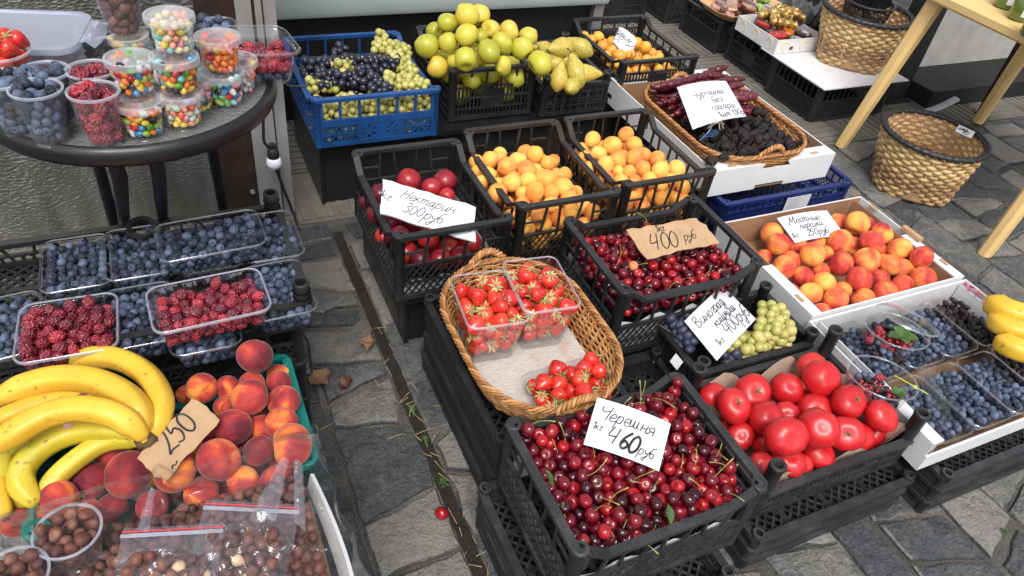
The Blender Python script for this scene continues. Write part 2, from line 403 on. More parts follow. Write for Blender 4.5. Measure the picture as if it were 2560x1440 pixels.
def straw(R, L, seed):
    rs = np.random.RandomState(seed); ph0 = rs.rand()*6; a = .06+.05*rs.rand()
    def fn(th, ph):
        c = math.cos(th); s = math.sin(th)
        k = (1-.42*max(0, -c)**1.3-.08*(-c))*(1+a*math.cos(2*ph+ph0)*s)
        return (R*k*s*math.cos(ph), R*k*s*math.sin(ph), L*c*(1 if c < 0 else .62))
    return blob(fn, 20, 14)

def calyx_mesh(R, n, L, seed, droop=.5, stem=.012):
    mb = MB(); rs = random.Random(seed)
    for k in range(n):
        a = 2*PI*k/n+rs.uniform(-.2, .2); l = L*rs.uniform(.75, 1.2); w = L*.28
        ca, sa = math.cos(a), math.sin(a); up = rs.uniform(.1, .55)
        pts = [(.10, 0, w*.6), (.45, .10+up*.2, w), (.8, up*.4, w*.6), (1.05, up*.35-droop*.2, .0004)]
        vs = []
        for t, z, ww in pts:
            x = t*l; vs.append((x*ca-ww*sa*.5, x*sa+ww*ca*.5, z*l)); vs.append((x*ca+ww*sa*.5, x*sa-ww*ca*.5, z*l))
        mb.add(vs, [(0, 1, 3, 2), (2, 3, 5, 4), (4, 5, 7, 6)])
    if stem: mb.tube([(0, 0, -.001), (stem*.2, 0, stem*.6), (stem*.5, stem*.2, stem)], [.0018, .0012, .0013], 5)
    return mb.v, mb.f

def stem_curve(L, bend, seed, r=.0007):
    rs = random.Random(seed); a = rs.random()*6.28; pts = []
    for k in range(6):
        t = k/5; pts.append((math.cos(a)*bend*L*t*t, math.sin(a)*bend*L*t*t, L*t*(1-.25*bend*t)))
    mb = MB(); mb.tube(pts, [r*1.1, r, r, r, r*1.2, r*2.2], 5); return mb.v, mb.f

class Kind:
    """a kind of fruit: mesh variants, each with an optional part"""
    def __init__(s, name, cat, R): s.name, s.cat, s.R, s.var = name, cat, R, []
    def add(s, geo, mat, parts=(), smooth=True, angle=180):
        me = mesh_of(s.name, geo[0], geo[1], mat, smooth, angle); pm = []
        for pn, g, mt, loc in parts: pm.append((pn, mesh_of(pn, g[0], g[1], mt, True, 60), loc))
        s.var.append((me, pm, np.array(geo[0], float), geo[1])); return s
    def spawn(s, loc, rot=None, scale=1.0, label=None, group=None, var=None, name=None, cat=None):
        me, pm, _, _ = s.var[RNG.randrange(len(s.var)) if var is None else var]
        o = bpy.data.objects.new(name or s.name, me); COL.objects.link(o)
        o.location = loc; o.rotation_mode = 'QUATERNION'; o.rotation_quaternion = rot if rot is not None else rquat()
        o.scale = (scale,)*3; tag(o, label, cat or s.cat, group)
        for pn, m2, l2 in pm:
            c = bpy.data.objects.new(pn, m2); COL.objects.link(c); c.parent = o; c.location = l2
        return o

def rquat(up=None, jit=PI):
    """random turn; with up: local +Z near that direction"""
    if up is None:
        q = Quaternion((RNG.gauss(0, 1), RNG.gauss(0, 1), RNG.gauss(0, 1), RNG.gauss(0, 1))); q.normalize(); return q
    d = Vector(up).normalized()+Vector((RNG.uniform(-1, 1), RNG.uniform(-1, 1), RNG.uniform(-1, 1)))*jit
    q = d.normalized().to_track_quat('Z', 'Y')
    return q @ Quaternion((0, 0, 1), RNG.random()*2*PI)

K = {}
def kinds():
    def k(key, name, cat, R): K[key] = Kind(name, cat, R); return K[key]
    a = k('tomato', 'tomato', 'tomato', .045)
    for s in range(3): a.add(blob(f_round(.045, 0, .16, .35, 5+2*s, (.026, .018, .022)[s], .80, .06, s, .05), 44, 22), FM['tomato'], [('calyx', calyx_mesh(.01, 5, .0115, s, .9, .010), FM['tomato_calyx'], (0, 0, .0290))] if s < 1 else [])
    a = k('apple', 'apple', 'apple', .04)
    for s in range(3): a.add(blob(f_round(.04, 0, .30, .42, 5, .015, .93, .16, s+5, .045), 32, 20), FM['apple'], [('stem', stem_curve(.016, .4, s, .0010), FM['twig'], (0, 0, .024))])
    a = k('peach_dark', 'peach', 'peach', .036)
    for s in range(4): a.add(blob(f_round(.036, .055, .22, .36, 0, 0, .94, -.03, s, .035), 40, 20), FM['peach_dark'])
    a = k('peach_box', 'peach', 'peach', .036)
    for s in range(4): a.add(blob(f_round(.036, .05, .20, .36, 0, 0, .95, -.03, s+9, .03), 36, 18), FM['peach_box'])
    a = k('nectarine', 'nectarine', 'nectarine', .032)
    for s in range(3): a.add(blob(f_round(.032, .05, .22, .34, 0, 0, .96, -.03, s+3), 36, 18), FM['nectarine'])
    a = k('apricot', 'apricot', 'apricot', .023)
    for s in range(4): a.add(blob(f_round(.023, .07, .14, .34, 0, 0, 1.10, 0, s+3, .03), 32, 16), FM['apricot'])
    a = k('loquat', 'loquat', 'loquat', .018)
    for s in range(2): a.add(blob(f_round(.018, 0, -.12, .3, 0, 0, 1.08, .14, s), 20, 12), FM['loquat'])
    def pear(th, ph):
        z = math.cos(th); r = math.sin(th)*(.80-.42*max(-.2, z)+.10*z*z)
        if z > .55: r *= .9
        return (.041*r*math.cos(ph), .041*r*math.sin(ph), .056*z-.006*math.exp(-((PI-th)/.3)**2))
    a = k('pear', 'pear', 'pear', .036); a.add(blob(pear, 28, 24), FM['pear'], [('stem', stem_curve(.022, .5, 3, .0016), FM['twig'], (0, 0, .053))])
    a = k('cherry', 'cherry', 'cherry', .0125)
    for s in range(8):
        g = blob(f_round(.0125, .035, .30, .38, 0, 0, .93, -.02, s, .03), 20, 12)
        a.add(g, FM['cherry'], [('stem', stem_curve(.028+.004*(s % 4), .35+.15*(s % 4), s, .00062), FM['cherry_stem'], (0, 0, .0075))] if s % 5 > 2 else [])
    a = k('cherry_pale', 'cherry', 'cherry', .012); a.add(blob(f_round(.0115, .03, .28, .38, 0, 0, .95, 0, 3), 20, 12), FM['cherry_pale'], [('stem', stem_curve(.03, .4, 3, .00055), FM['cherry_stem'], (0, 0, .007))])
    for key, mt in (('grape_dark', 'grape_dark'), ('grape_green', 'grape_green'), ('grape_blue', 'grape_blue')):
        a = k(key, 'grape', 'grape', .0115)
        a.add(blob(lambda t, p: sph(.0115, t, p, 1, 1, 1.05 if key == 'grape_green' else 1.22), 18, 12), FM[mt])
    a = k('blueberry', 'blueberry', 'blueberry', .0082)
    for s in range(2):
        def bb(th, ph, s=s):
            x, y, z = sph(.0082, th, ph, 1, 1, .88)
            ring = math.exp(-((th-.42)/.13)**2)*(1+.5*math.cos(5*ph+s)); dz = .0011*ring-.0030*math.exp(-(th/.30)**2)
            return (x, y, z+dz)
        v, f = blob(bb, 15, 13); a.add((v, f), [FM['blueberry'], FM['blueberry_crown']])
        me = a.var[-1][0]; n = [1 if max(sum(v[i][0]**2+v[i][1]**2 for i in p)/len(p) for _ in (0,))**.5 < .0026 and v[p[0]][2] > 0 else 0 for p in f]
        me.polygons.foreach_set('material_index', n)
    a = k('raspberry', 'raspberry', 'raspberry', .0105)
    for s in range(3): a.add(drupelet_mesh(.0112, .0132, 44, s), FM['raspberry'])
    a = k('blackberry', 'mulberry', 'mulberry', .008)
    for s in range(2): a.add(drupelet_mesh(.0075, .012, 40, s+5), FM['blackberry'])
    a = k('currant', 'redcurrant', 'redcurrant', .0055); a.add(blob(lambda t, p: sph(.0055, t, p), 14, 9), FM['currant'])
    a = k('strawberry', 'strawberry', 'strawberry', .017)
    for s in range(4): a.add(straw(.0190, .0255, s), FM['strawberry'], [('calyx', calyx_mesh(.01, 8, .0160, s, .8, .010), FM['calyx'], (0, 0, .0145))])
    a = k('hazelnut', 'hazelnut', 'hazelnut', .0095)
    for s in range(3): a.add(blob(f_round(.0095, 0, -.22, .28, 0, 0, .98, .14, s, .11), 16, 10), FM['hazelnut'])
    a = k('hazel_pale', 'hazelnut', 'hazelnut', .0088); a.add(blob(f_round(.0088, 0, -.14, .3, 0, 0, 1.0, .12, 4, .08), 16, 10), FM['hazel_pale'])
    a = k('jelly_bean', 'jelly_bean', 'jelly bean', .0060)
    g = blob(lambda t, p: (lambda q: (q[0]+.10*q[2]*q[2]/.008, q[1], q[2]))(sph(.0056, t, p, 1, 1, 1.45)), 12, 9)
    for nm in [x for x in FM if x.startswith('bean_')]: a.add(g, FM[nm])
    a = k('prune', 'dried_persimmon', 'dried persimmon', .021)
    for s in range(4):
        rs = np.random.RandomState(s); D = rs.randn(9, 3); D /= np.linalg.norm(D, axis=1)[:, None]; W = rs.uniform(2.5, 6, 9); P0 = rs.rand(9)*6
        def pr_(th, ph, D=D, W=W, P0=P0):
            d = np.array(sph(1, th, ph)); r = 1.12-.105*np.abs(np.sin(W*(D@d)+P0)).sum()/2
            return tuple(.021*r*d*np.array([1, .86, 1.12]))
        a.add(blob(pr_, 28, 18), FM['prune'])
kinds()
BEAN = [x[5:] for x in FM if x.startswith('bean_')]

# ------------------------------------------------------------------ heaps
def pack(n, r, x0, x1, y0, y1, floor, seed=0, its=140, inside=None, fixed=None, top=.12):
    """settle n balls of radii ~r in a box; floor(x, y) is the ground under the heap; inside(P, r) may clamp to another outline"""
    rs = np.random.RandomState(seed); rad = r*rs.uniform(.90, 1.10, n); P = np.empty((n, 3))
    P[:, 0] = rs.uniform(x0, x1, n); P[:, 1] = rs.uniform(y0, y1, n)
    P[:, 2] = floor(P[:, 0], P[:, 1])+rad+rs.uniform(0, top, n)
    FX = np.array(fixed) if fixed else None; pairs = None
    for it in range(its):
        P[:, 2] -= r*(.16 if it < its*.75 else .05)
        if it % 6 == 0:
            d2 = ((P[:, None, :]-P[None, :, :])**2).sum(-1); i, j = np.nonzero(np.triu(d2 < (2.7*r)**2, 1)); pairs = (i, j)
        for _ in range(2):
            i, j = pairs; d = P[i]-P[j]; L = np.sqrt((d*d).sum(1))+1e-9; ov = rad[i]+rad[j]-L; k = ov > 0
            if k.any():
                c = (d[k]/L[k][:, None])*(ov[k]*.42)[:, None]; np.add.at(P, i[k], c); np.add.at(P, j[k], -c)
            if FX is not None:
                for q in FX:
                    d = P-q[:3]; L = np.sqrt((d*d).sum(1))+1e-9; ov = rad+q[3]-L; k = ov > 0; P[k] += d[k]/L[k][:, None]*ov[k][:, None]
            P[:, 0] = np.clip(P[:, 0], x0+rad, x1-rad); P[:, 1] = np.clip(P[:, 1], y0+rad, y1-rad)
            if inside is not None: inside(P, rad)
            fl = floor(P[:, 0], P[:, 1])+rad; P[:, 2] = np.maximum(P[:, 2], fl)
    return P, rad

def shown(P, rad, own=.62):
    """which balls the camera can see past the others: score 0..1"""
    V = P-CAM; D = np.linalg.norm(V, axis=1); U = V/D[:, None]; sc = np.ones(len(P))
    for a in range(len(P)):
        W = P-CAM; t = W@U[a]; off = np.linalg.norm(W-t[:, None]*U[a], axis=1)
        blk = (t < D[a]-rad[a]*.4) & (off < rad+rad[a]*.9)
        cover = np.clip((rad+rad[a]*.9-off)/(1.4*rad[a]), 0, 1)[blk].sum()
        sc[a] = max(0, 1-cover*.55)
    return sc

class Heap:
    """collects every ball of one kind; shows the best-seen as objects and keeps the rest as one mass"""
    def __init__(s, key): s.key = key; s.it = []
    def add(s, P, rad, label, group, up=None, jit=PI, var=None, keep=None, bonus=0.0):
        sc = shown(np.array(P), np.array(rad))
        for i, p in enumerate(P):
            s.it.append((sc[i]/max(.3, depth(p))**1.2+bonus if sc[i] > 0 else sc[i], tuple(p), rad[i]/K[s.key].R, label, group, up, jit, var[i] if var is not None else None))
    def finish(s, cap, mass_name, mass_label, mass_cat, minscore=.04, drop_hidden=False):
        s.it.sort(key=lambda t: -t[0]); kd = K[s.key]; rest = []
        for k, (sc, p, scl, lab, grp, up, jit, var) in enumerate(s.it):
            if k < cap and sc > minscore: kd.spawn(p, rquat(up, jit) if up is not None else rquat(), scl, lab, grp, var)
            elif not drop_hidden: rest.append((p, rquat(up, jit) if up is not None else rquat(), scl, var))
        if rest:
            V = []; Fc = []; o = 0; MI = []; mats = []
            for p, q, scl, var in rest:
                me, _, v, f = kd.var[RNG.randrange(len(kd.var)) if var is None else var]
                R = np.array(q.to_matrix()); V.append((v*scl)@R.T+np.array(p)); Fc += [tuple(i+o for i in ff) for ff in f]; o += len(v)
                ix = []
                for mt in me.materials:
                    if mt not in mats: mats.append(mt)
                    ix.append(mats.index(mt))
                MI += [ix[pl.material_index] for pl in me.polygons]
            me = mesh_of(mass_name, np.concatenate(V), Fc, mats, True, 180, MI)
            ob = bpy.data.objects.new(mass_name, me); COL.objects.link(ob); tag(ob, mass_label, mass_cat, None, 'stuff')

ORD = ['first', 'second', 'third', 'fourth', 'fifth', 'sixth', 'seventh', 'eighth', 'ninth', 'tenth', 'eleventh', 'twelfth', 'thirteenth', 'fourteenth', 'fifteenth']
def row_labels(objs, look, place, per=6):
    """name each one of a group by its row (from the back) and its place in the row (from the left)"""
    o2 = sorted(objs, key=lambda o: proj(o.location)[1]); n = len(o2); rows = max(1, round(n/per)); k = 0
    for r in range(rows):
        m = n//rows+(1 if r < n % rows else 0); row = sorted(o2[k:k+m], key=lambda o: proj(o.location)[0]); k += m
        for c, o in enumerate(row):
            o['label'] = f"{look(o) if callable(look) else look}, {ORD[c]} from left, {ORD[r]} row from back, in {place}"

def hero(key, lst, z0, step, group, up=None, jit=.5, look=None, place=None, per=6, box=None, var=None):
    """fruit standing where the photo shows it: (px, py, radius in px, layer)"""
    out = []; fixed = []
    for t in lst:
        px, py, rp, lv = t[:4]; z = z0+lv*step; p = at(px, py, z); R = rp*depth(p)/F_PX
        o = K[key].spawn(p, rquat(up, jit) if up is not None else rquat(), R/K[key].R, None, group, t[4] if len(t) > 4 else var)
        out.append(o); fixed.append((*p, R))
    # ease apart those that overlap
    P = np.array([f[:3] for f in fixed]); R = np.array([f[3] for f in fixed])
    for it in range(14):
        for a in range(len(P)):
            d = P-P[a]; L = np.linalg.norm(d, axis=1)+1e-9; ov = (R+R[a])*.93-L; ov[a] = -1
            for b in np.nonzero(ov > 0)[0]:
                c = d[b]/L[b]*ov[b]*.25; c *= (.45, .45, 1); P[b] += c; P[a] -= c
        if box: P[:, 0] = np.clip(P[:, 0], box[0]+R, box[1]-R); P[:, 1] = np.clip(P[:, 1], box[2]+R, box[3]-R)
    for o, p in zip(out, P): o.location = p
    if look: row_labels(out, look, place, per)
    return [(*p, r) for p, r in zip(P, R)]

def fill(key, n, r, box, zlo, ztop, label, group, fixed=(), seed=0, tries=40, near=.86):
    """more of the same below the top layer, kept clear of what is there"""
    rs = np.random.RandomState(seed); S = [np.array(f) for f in fixed]; x0, x1, y0, y1 = box; cnt = 0
    for _ in range(n*tries):
        if cnt >= n: break
        rr = r*rs.uniform(.9, 1.08); x, y = rs.uniform(x0+rr, x1-rr), rs.uniform(y0+rr, y1-rr); zt = ztop(x, y) if callable(ztop) else ztop
        z = rs.uniform(zlo+rr, max(zlo+rr+1e-4, zt-rr))
        A = np.array(S) if S else np.zeros((0, 4))
        if len(A) and (np.linalg.norm(A[:, :3]-(x, y, z), axis=1) < near*(A[:, 3]+rr)).any(): continue
        S.append(np.array((x, y, z, rr))); K[key].spawn((x, y, z), None, rr/K[key].R, label, group); cnt += 1
    return [tuple(s) for s in S]
# ------------------------------------------------------------------ ground
def clip_poly(poly, a, b, c):
    """keep a*x + b*y <= c"""
    out = []
    for i in range(len(poly)):
        p, q = poly[i], poly[(i+1) % len(poly)]; dp, dq = a*p[0]+b*p[1]-c, a*q[0]+b*q[1]-c
        if dp <= 0: out.append(p)
        if dp*dq < 0:
            t = dp/(dp-dq); out.append((p[0]+(q[0]-p[0])*t, p[1]+(q[1]-p[1])*t))
    return out

def inset(poly, d):
    area = sum(poly[i][0]*poly[(i+1) % len(poly)][1]-poly[(i+1) % len(poly)][0]*poly[i][1] for i in range(len(poly)))
    if area < 0: poly = poly[::-1]
    out = list(poly)
    for i in range(len(poly)):
        p, q = poly[i], poly[(i+1) % len(poly)]; ex, ey = q[0]-p[0], q[1]-p[1]; L = math.hypot(ex, ey)
        if L < 1e-6: continue
        nx, ny = ey/L, -ex/L
        out = clip_poly(out, nx, ny, nx*p[0]+ny*p[1]-d)
        if len(out) < 3: return []
    return out

def stone_prism(mb, poly, z, th, rs, wob=.006):
    if len(poly) < 3: return
    pts = []
    for i in range(len(poly)):
        p, q = np.array(poly[i]), np.array(poly[(i+1) % len(poly)]); L = np.linalg.norm(q-p); n = max(1, int(L/.035))
        for k in range(n): pts.append(p+(q-p)*k/n+(rs.randn(2)*wob*.5 if k else rs.randn(2)*wob*.2))
    c = np.mean(pts, 0); tilt = rs.randn(2)*.008; N = len(pts)
    def ring(s, dz): return [(c[0]+(p[0]-c[0])*s, c[1]+(p[1]-c[1])*s, z+dz+tilt@(p-c)*s) for p in pts]
    R = np.mean([np.linalg.norm(p-c) for p in pts]); k = .006/max(R, .02)
    mb.loft([ring(1.0, -th), ring(1, -.006), ring(1-k*.7, -.0015), ring(1-k*1.8, 0)], True, False, True)

def ground():
    b = NB('joint_mortar'); v = b.obj(); n1 = b.noise(v, 7, 4); n2 = b.noise(v, 190, 4, .7)
    f = b.math('ADD', b.math('MULTIPLY', n1, .45), b.math('MULTIPLY', n2, .55))
    b.P(Base_Color=b.ramp(f, [(.34, (.028, .024, .020)), (.48, (.09, .082, .072)), (.66, (.24, .215, .185))]), Roughness=.9); b.bump(n2, .9, .006)
    mb = MB(); mb.box((-60, -60, -.30), (60, 60, -.011)); g = mb.build('ground', b.m); tag(g, None, None, None, 'structure')
    b = NB('slate'); v = b.obj(); r = b.rnd(); n1 = b.noise(v, 10, 5, .62); n2 = b.noise(v, 130, 4, .7); n3 = b.noise(v, 420, 2); nm = b.noise(v, 42, 4, .65, .8)
    f = b.math('ADD', b.math('ADD', b.math('MULTIPLY', n1, .30), b.math('MULTIPLY_ADD', nm, .36, b.math('MULTIPLY', n2, .24))), b.math('MULTIPLY', b.math('POWER', r, 1.6), .28))
    base = b.ramp(f, [(.33, (.027, .030, .034)), (.46, (.057, .062, .067)), (.56, (.105, .109, .110)), (.70, (.24, .225, .20))])
    fleck = b.ramp(n3, [(.66, (0, 0, 0)), (.72, (1, 1, 1))])
    b.P(Base_Color=b.mix(b.math('MULTIPLY', fleck, .55), base, (.30, .29, .27)), Roughness=b.ramp(n1, [(.3, (.42,)*3), (.7, (.75,)*3)])); b.bump(b.math('ADD', b.math('MULTIPLY_ADD', nm, .8, b.math('MULTIPLY', n1, .7)), b.math('MULTIPLY', n2, .5)), 1.0, .015)
    # hand-cut slabs laid in uneven columns either side of a straight soil-filled groove; they end at the tiled strip
    rs = np.random.RandomState(3); mb = MB(); tile_y = 1.95; edges = [.392]
    while edges[-1] > -1.5: edges.append(edges[-1]-rs.uniform(.11, .25))
    cols = [(b_, a_) for a_, b_ in zip(edges, edges[1:])]; e = [.418]
    while e[-1] < 4.4: e.append(e[-1]+rs.uniform(.12, .26))
    cols += list(zip(e, e[1:]))
    for xa, xb in cols:
        y = -1.0+rs.uniform(0, .2); lean = rs.uniform(-.02, .02)
        while y < tile_y:
            L = rs.choice([rs.uniform(.08, .16), rs.uniform(.15, .34)]); l2 = rs.uniform(-.035, .035); y1 = y+L
            poly = [(xa, y+lean), (xb, y-lean), (xb, y1-l2), (xa, y1+l2)]; lean = l2
            poly = clip_poly(poly, 0, 1, tile_y); y = y1
            if len(poly) < 3: continue
            parts = [poly]
            if L > .27 and rs.rand() < .3:   # a crack splits the long ones
                a = rs.uniform(-.9, .9); ca, sa = math.sin(a), math.cos(a); m_ = np.mean(poly, 0); c_ = ca*m_[0]+sa*m_[1]; parts = [clip_poly(poly, ca, sa, c_), clip_poly(poly, -ca, -sa, -c_)]
            for q in parts:
                q = inset(q, rs.choice([.003, .005, .009, .018], p=[.34, .34, .20, .12])) if len(q) > 2 else []
                for _ in range(rs.randint(0, 2)):
                    if len(q) < 3: break
                    a = rs.rand()*6.28; ca, sa = math.cos(a), math.sin(a); mx_ = max(ca*p[0]+sa*p[1] for p in q); q = clip_poly(q, ca, sa, mx_-rs.uniform(.004, .03))
                if len(q) > 2: stone_prism(mb, q, rs.uniform(-.004, .002), .012, rs, .007)
    tag(mb.build('slate_paving', b.m, None, True, 30), None, None, None, 'structure')
    # tiled strip with ribbed tiles further back
    b = NB('ribbed_tile'); v = b.obj(); n = b.noise(v, 6, 5, .65); n2 = b.noise(v, 200, 3)
    b.P(Base_Color=b.ramp(b.math('ADD', b.math('MULTIPLY', n, .7), b.math('MULTIPLY', n2, .3)), [(.3, (.085, .078, .062)), (.7, (.19, .175, .145))]), Roughness=.7); b.bump(n2, .4, .003)
    mb = MB(); s = .30
    for i in range(-4, 16):
        for j in range(0, 14):
            x, y = i*s, tile_y+.01+j*s; mb.box((x+.004, y+.004, -.012), (x+s-.004, y+s-.004, -.004))
            for k in range(7):
                t = .02+k*.04
                if (i+j) % 2: mb.box((x+t, y+.02, -.004), (x+t+.02, y+s-.02, .000))
                else: mb.box((x+.02, y+t, -.004), (x+s-.02, y+t+.02, .000))
    tag(mb.build('tiled_pavement', b.m), None, None, None, 'structure')
    soil = plain('soil', (.022, .016, .012), .95, .5, 60, 1, 300, bdist=.006)
    mb = MB(); rs = np.random.RandomState(5); nx, ny = 4, 110
    vs = [(.390+.030*i/(nx-1), -.8+2.7*j/(ny-1), -.0085+rs.rand()*.006) for j in range(ny) for i in range(nx)]
    mb.add(vs, [(j*nx+i, j*nx+i+1, (j+1)*nx+i+1, (j+1)*nx+i) for j in range(ny-1) for i in range(nx-1)])
    tag(mb.build('soil_groove', soil, None, True), None, None, None, 'structure')
    # moss tufts, straw and dry needles in the joints
    mb = MB(); rs = np.random.RandomState(8)
    for x, y, n in ((.405, 1.13, 26), (.405, 1.03, 20), (.407, .905, 26), (1.62, .33, 14)):
        for k in range(n):
            a = rs.rand()*6.28; l = rs.uniform(.005, .013); mb.tube([(x+rs.randn()*.006, y+rs.randn()*.010, -.006), (x+math.cos(a)*l*.5, y+math.sin(a)*l*.5, .006), (x+math.cos(a)*l, y+math.sin(a)*l, .008)], [.0009, .0008, .0002], 4)
    tag(mb.build('moss', FM['leaf']), 'green moss tufts growing in the soil groove', 'moss', None, 'stuff')
    mb = MB(); straw_ = plain('dry_straw', (.42, .30, .15), .8, .4, 60)
    for k in range(70):
        x = rs.choice([.405, rs.uniform(.15, .75), rs.uniform(1.4, 2.6)], p=[.55, .25, .2]); y = rs.uniform(.2, 1.6); a = rs.rand()*3.14; l = rs.uniform(.006, .022)
        x += rs.randn()*.01; mb.bar((x-l*math.cos(a), y-l*math.sin(a), .003), (x+l*math.cos(a), y+l*math.sin(a), .004), .0012, .001, (0, 0, 1))
    tag(mb.build('straw_litter', straw_), 'dry straw and needles scattered over the paving', 'litter', None, 'stuff')
ground()

def dead_leaf(px, py, L, col, label, seed, rz):
    rs = np.random.RandomState(seed); mb = MB(); n = 9; p = at(px, py, .006); rows = []
    for i in range(n):
        t = i/(n-1); w = L*.42*math.sin(PI*min(1, t*.93+.05))**.8*(1+.22*rs.randn()); z0 = .004+.012*abs(math.sin(t*5+seed))
        rows.append([(-L/2+L*t, w*s*1.0, z0+.010*abs(s)**2*(1+.3*rs.randn())) for s in (-1, -.5, 0, .5, 1)])
    vs = [q for r in rows for q in r]; mb.add(vs, [(i*5+j, i*5+j+1, i*5+j+6, i*5+j+5) for i in range(n-1) for j in range(4)])
    mb.tube([(-L/2-.02, .002, .004), (-L/2, 0, .006), (L/2*.9, 0, .008)], [.001, .001, .0004], 4)
    o = mb.build('fallen_leaf', plain('leaf_'+label.split()[0], col, .7, .4, 40, .4, 200), None, True, 180); o.location = p; o.rotation_euler = (0, 0, rz); tag(o, label, 'leaf')
dead_leaf(803, 955, .060, (.22, .115, .065), 'broad dry brown fallen leaf on the grey slate beside the teal crate', 1, .4)
dead_leaf(865, 965, .040, (.12, .045, .028), 'curled dark reddish fallen leaf right of the broad dry leaf', 2, .7)
dead_leaf(920, 865, .045, (.22, .12, .06), 'pale crumpled fallen leaf in the shade by the black stand', 3, 1.2)

# ------------------------------------------------------------------ plastic crates
def clipseg(p, q, s0, s1, t0, t1):
    (x0, y0), (x1, y1) = p, q; dx, dy = x1-x0, y1-y0; a, b = 0., 1.
    for P_, Q_ in ((-dx, x0-s0), (dx, s1-x0), (-dy, y0-t0), (dy, t1-y0)):
        if abs(P_) < 1e-12:
            if Q_ < 0: return None
            continue
        r = Q_/P_
        if P_ < 0: a = max(a, r)
        else: b = min(b, r)
    return None if a >= b-1e-3 else ((x0+a*dx, y0+a*dy), (x0+b*dx, y0+b*dy))

def diamonds(B, s0, s1, t0, t1, step, w, th, slope=1.35):
    H = t1-t0; L = s1-s0; run = H/slope; k = -int(run/step)-1
    while k*step < L+run:
        for sg, tt in ((1, th), (-1, th*.8)):
            a = s0+k*step
            seg = clipseg((a, t0), (a+run, t1), s0, s1, t0, t1) if sg > 0 else clipseg((a, t1), (a+run, t0), s0, s1, t0, t1)
            if seg: B(seg[0], seg[1], w, tt)
        k += 1

def panel(L, H, style, dip, Hw, m):
    """one wall of a crate in its own (s, t, n) frame: list of bars"""
    mb = MB(); N = Vector((0, 0, 1)); th = .0055
    def B(p, q, w, t=th, off=0.0): mb.bar((p[0], p[1], off), (q[0], q[1], off), w, t, N)
    s0, s1 = m, L-m; Hr = Hw-.006; top = Hr-dip
    if dip > 0:
        e = .05
        pts = [(s0-.012, Hr), (s0+.006, Hr), (s0+e, top), (s1-e, top), (s1-.006, Hr), (s1+.012, Hr)]
        for a, b in zip(pts, pts[1:]): B(a, b, .010, .017, .002)
        for a, b in ((pts[1], (s0+.004, top-.02)), (pts[4], (s1-.004, top-.02))): B(a, b, .010, .009)
    else: B((s0-.012, Hr), (s1+.012, Hr), .011, .017, .002)
    B((s0, .007), (s1, .007), .014, .010)
    if style == 'lattice':
        t1 = top*.54; B((s0, t1), (s1, t1), .006, .008)
        n = max(3, round((s1-s0)/.048))
        for k in range(n+1):
            x = s0+(s1-s0)*k/n; B((x, t1), (x+(.012 if k % 2 else -.004), top), .006, th)
        if dip == 0 and Hw > .15: B((s0, top*.74), (s0+(s1-s0)*.2, top*.74), .004); B((s1-(s1-s0)*.2, top*.74), (s1, top*.74), .004)
        B((s0, t1*.48), (s1, t1*.48), .004, .0062)
        diamonds(B, s0, s1, .012, t1, .019, .0030, th*.8)
    elif style == 'fine':
        t1 = top*.60; B((s0, t1), (s1, t1), .006, .008); n = round((s1-s0)/.030)
        for k in range(n+1): x = s0+(s1-s0)*k/n; B((x, t1), (x, top), .0045, th)
        diamonds(B, s0, s1, .012, t1, .014, .0026, th*.8)
    elif style == 'slots':
        n = round((s1-s0)/.0135)
        for k in range(n+1): x = s0+(s1-s0)*k/n; B((x, .01), (x, top*.66), .0042, th)
        for t in (top*.22, top*.44, top*.66): B((s0, t), (s1, t), .005, .0075)
        n = max(4, round((s1-s0)/.055))
        for k in range(n+1): x = s0+(s1-s0)*k/n; B((x, top*.66), (x, top), .006, th)
        B((s0+(s1-s0)*.36, top*.40), (s0+(s1-s0)*.64, top*.40), top*.40, .0068)
    elif style == 'tray':
        n = max(6, round((s1-s0)/.0115)); hp = (s1-s0)/7
        for k in range(n+1): x = s0+(s1-s0)*k/n; B((x, .01), (x+.004, top), .0036, th)
        for t in (top*.30, top*.52, top*.74): B((s0, t), (s1, t), .0040, .0062)
        for k in range(8):
            x = s0+hp*k; B((x, .01), (x, top), .010, .0075)
        B((s0, top*.93), (s1, top*.93), .010, .007); B((s0, top*.42), (s1, top*.42), .006, .0078)
    elif style == 'nest':
        B((s0, top*.5), (s1, top*.5), top*.16, .0085); n = round((s1-s0)/.010)
        for k in range(n+1): x = s0+(s1-s0)*k/n; B((x, .01), (x+.006, top), .0034, .005)
        for k in range(6): x = s0+(s1-s0)*k/5; B((x, .01), (x, top), .022, .0078)
    elif style == 'windows':
        t1 = top*.50; B((s0, t1), (s1, t1), .022, .0075); n = 6
        for k in range(n+1): x = s0+(s1-s0)*k/n; B((x, t1), (x, top), .014 if k in (0, n) else .008, .006)
        B((s0, t1*.52), (s1, t1*.52), .006, .0065); a = s0+(s1-s0)*.30; b = s0+(s1-s0)*.72
        for u0, u1 in ((s0, a), (b, s1)): diamonds(B, u0, u1, .012, t1, .021, .0036, .0045, 1.0)
        B((s0, .014), (s0, top), .010, .009); B((s1, .014), (s1, top), .010, .009)
        mb.hole = (a, b, .014, t1-.011)
    elif style == 'solid':
        B((s0, top*.5), (s1, top*.5), top*.96, .006); B((s0, top*.9), (s1, top*.9), .008, .011); B((s0, top*.45), (s1, top*.45), .006, .010)
    return mb

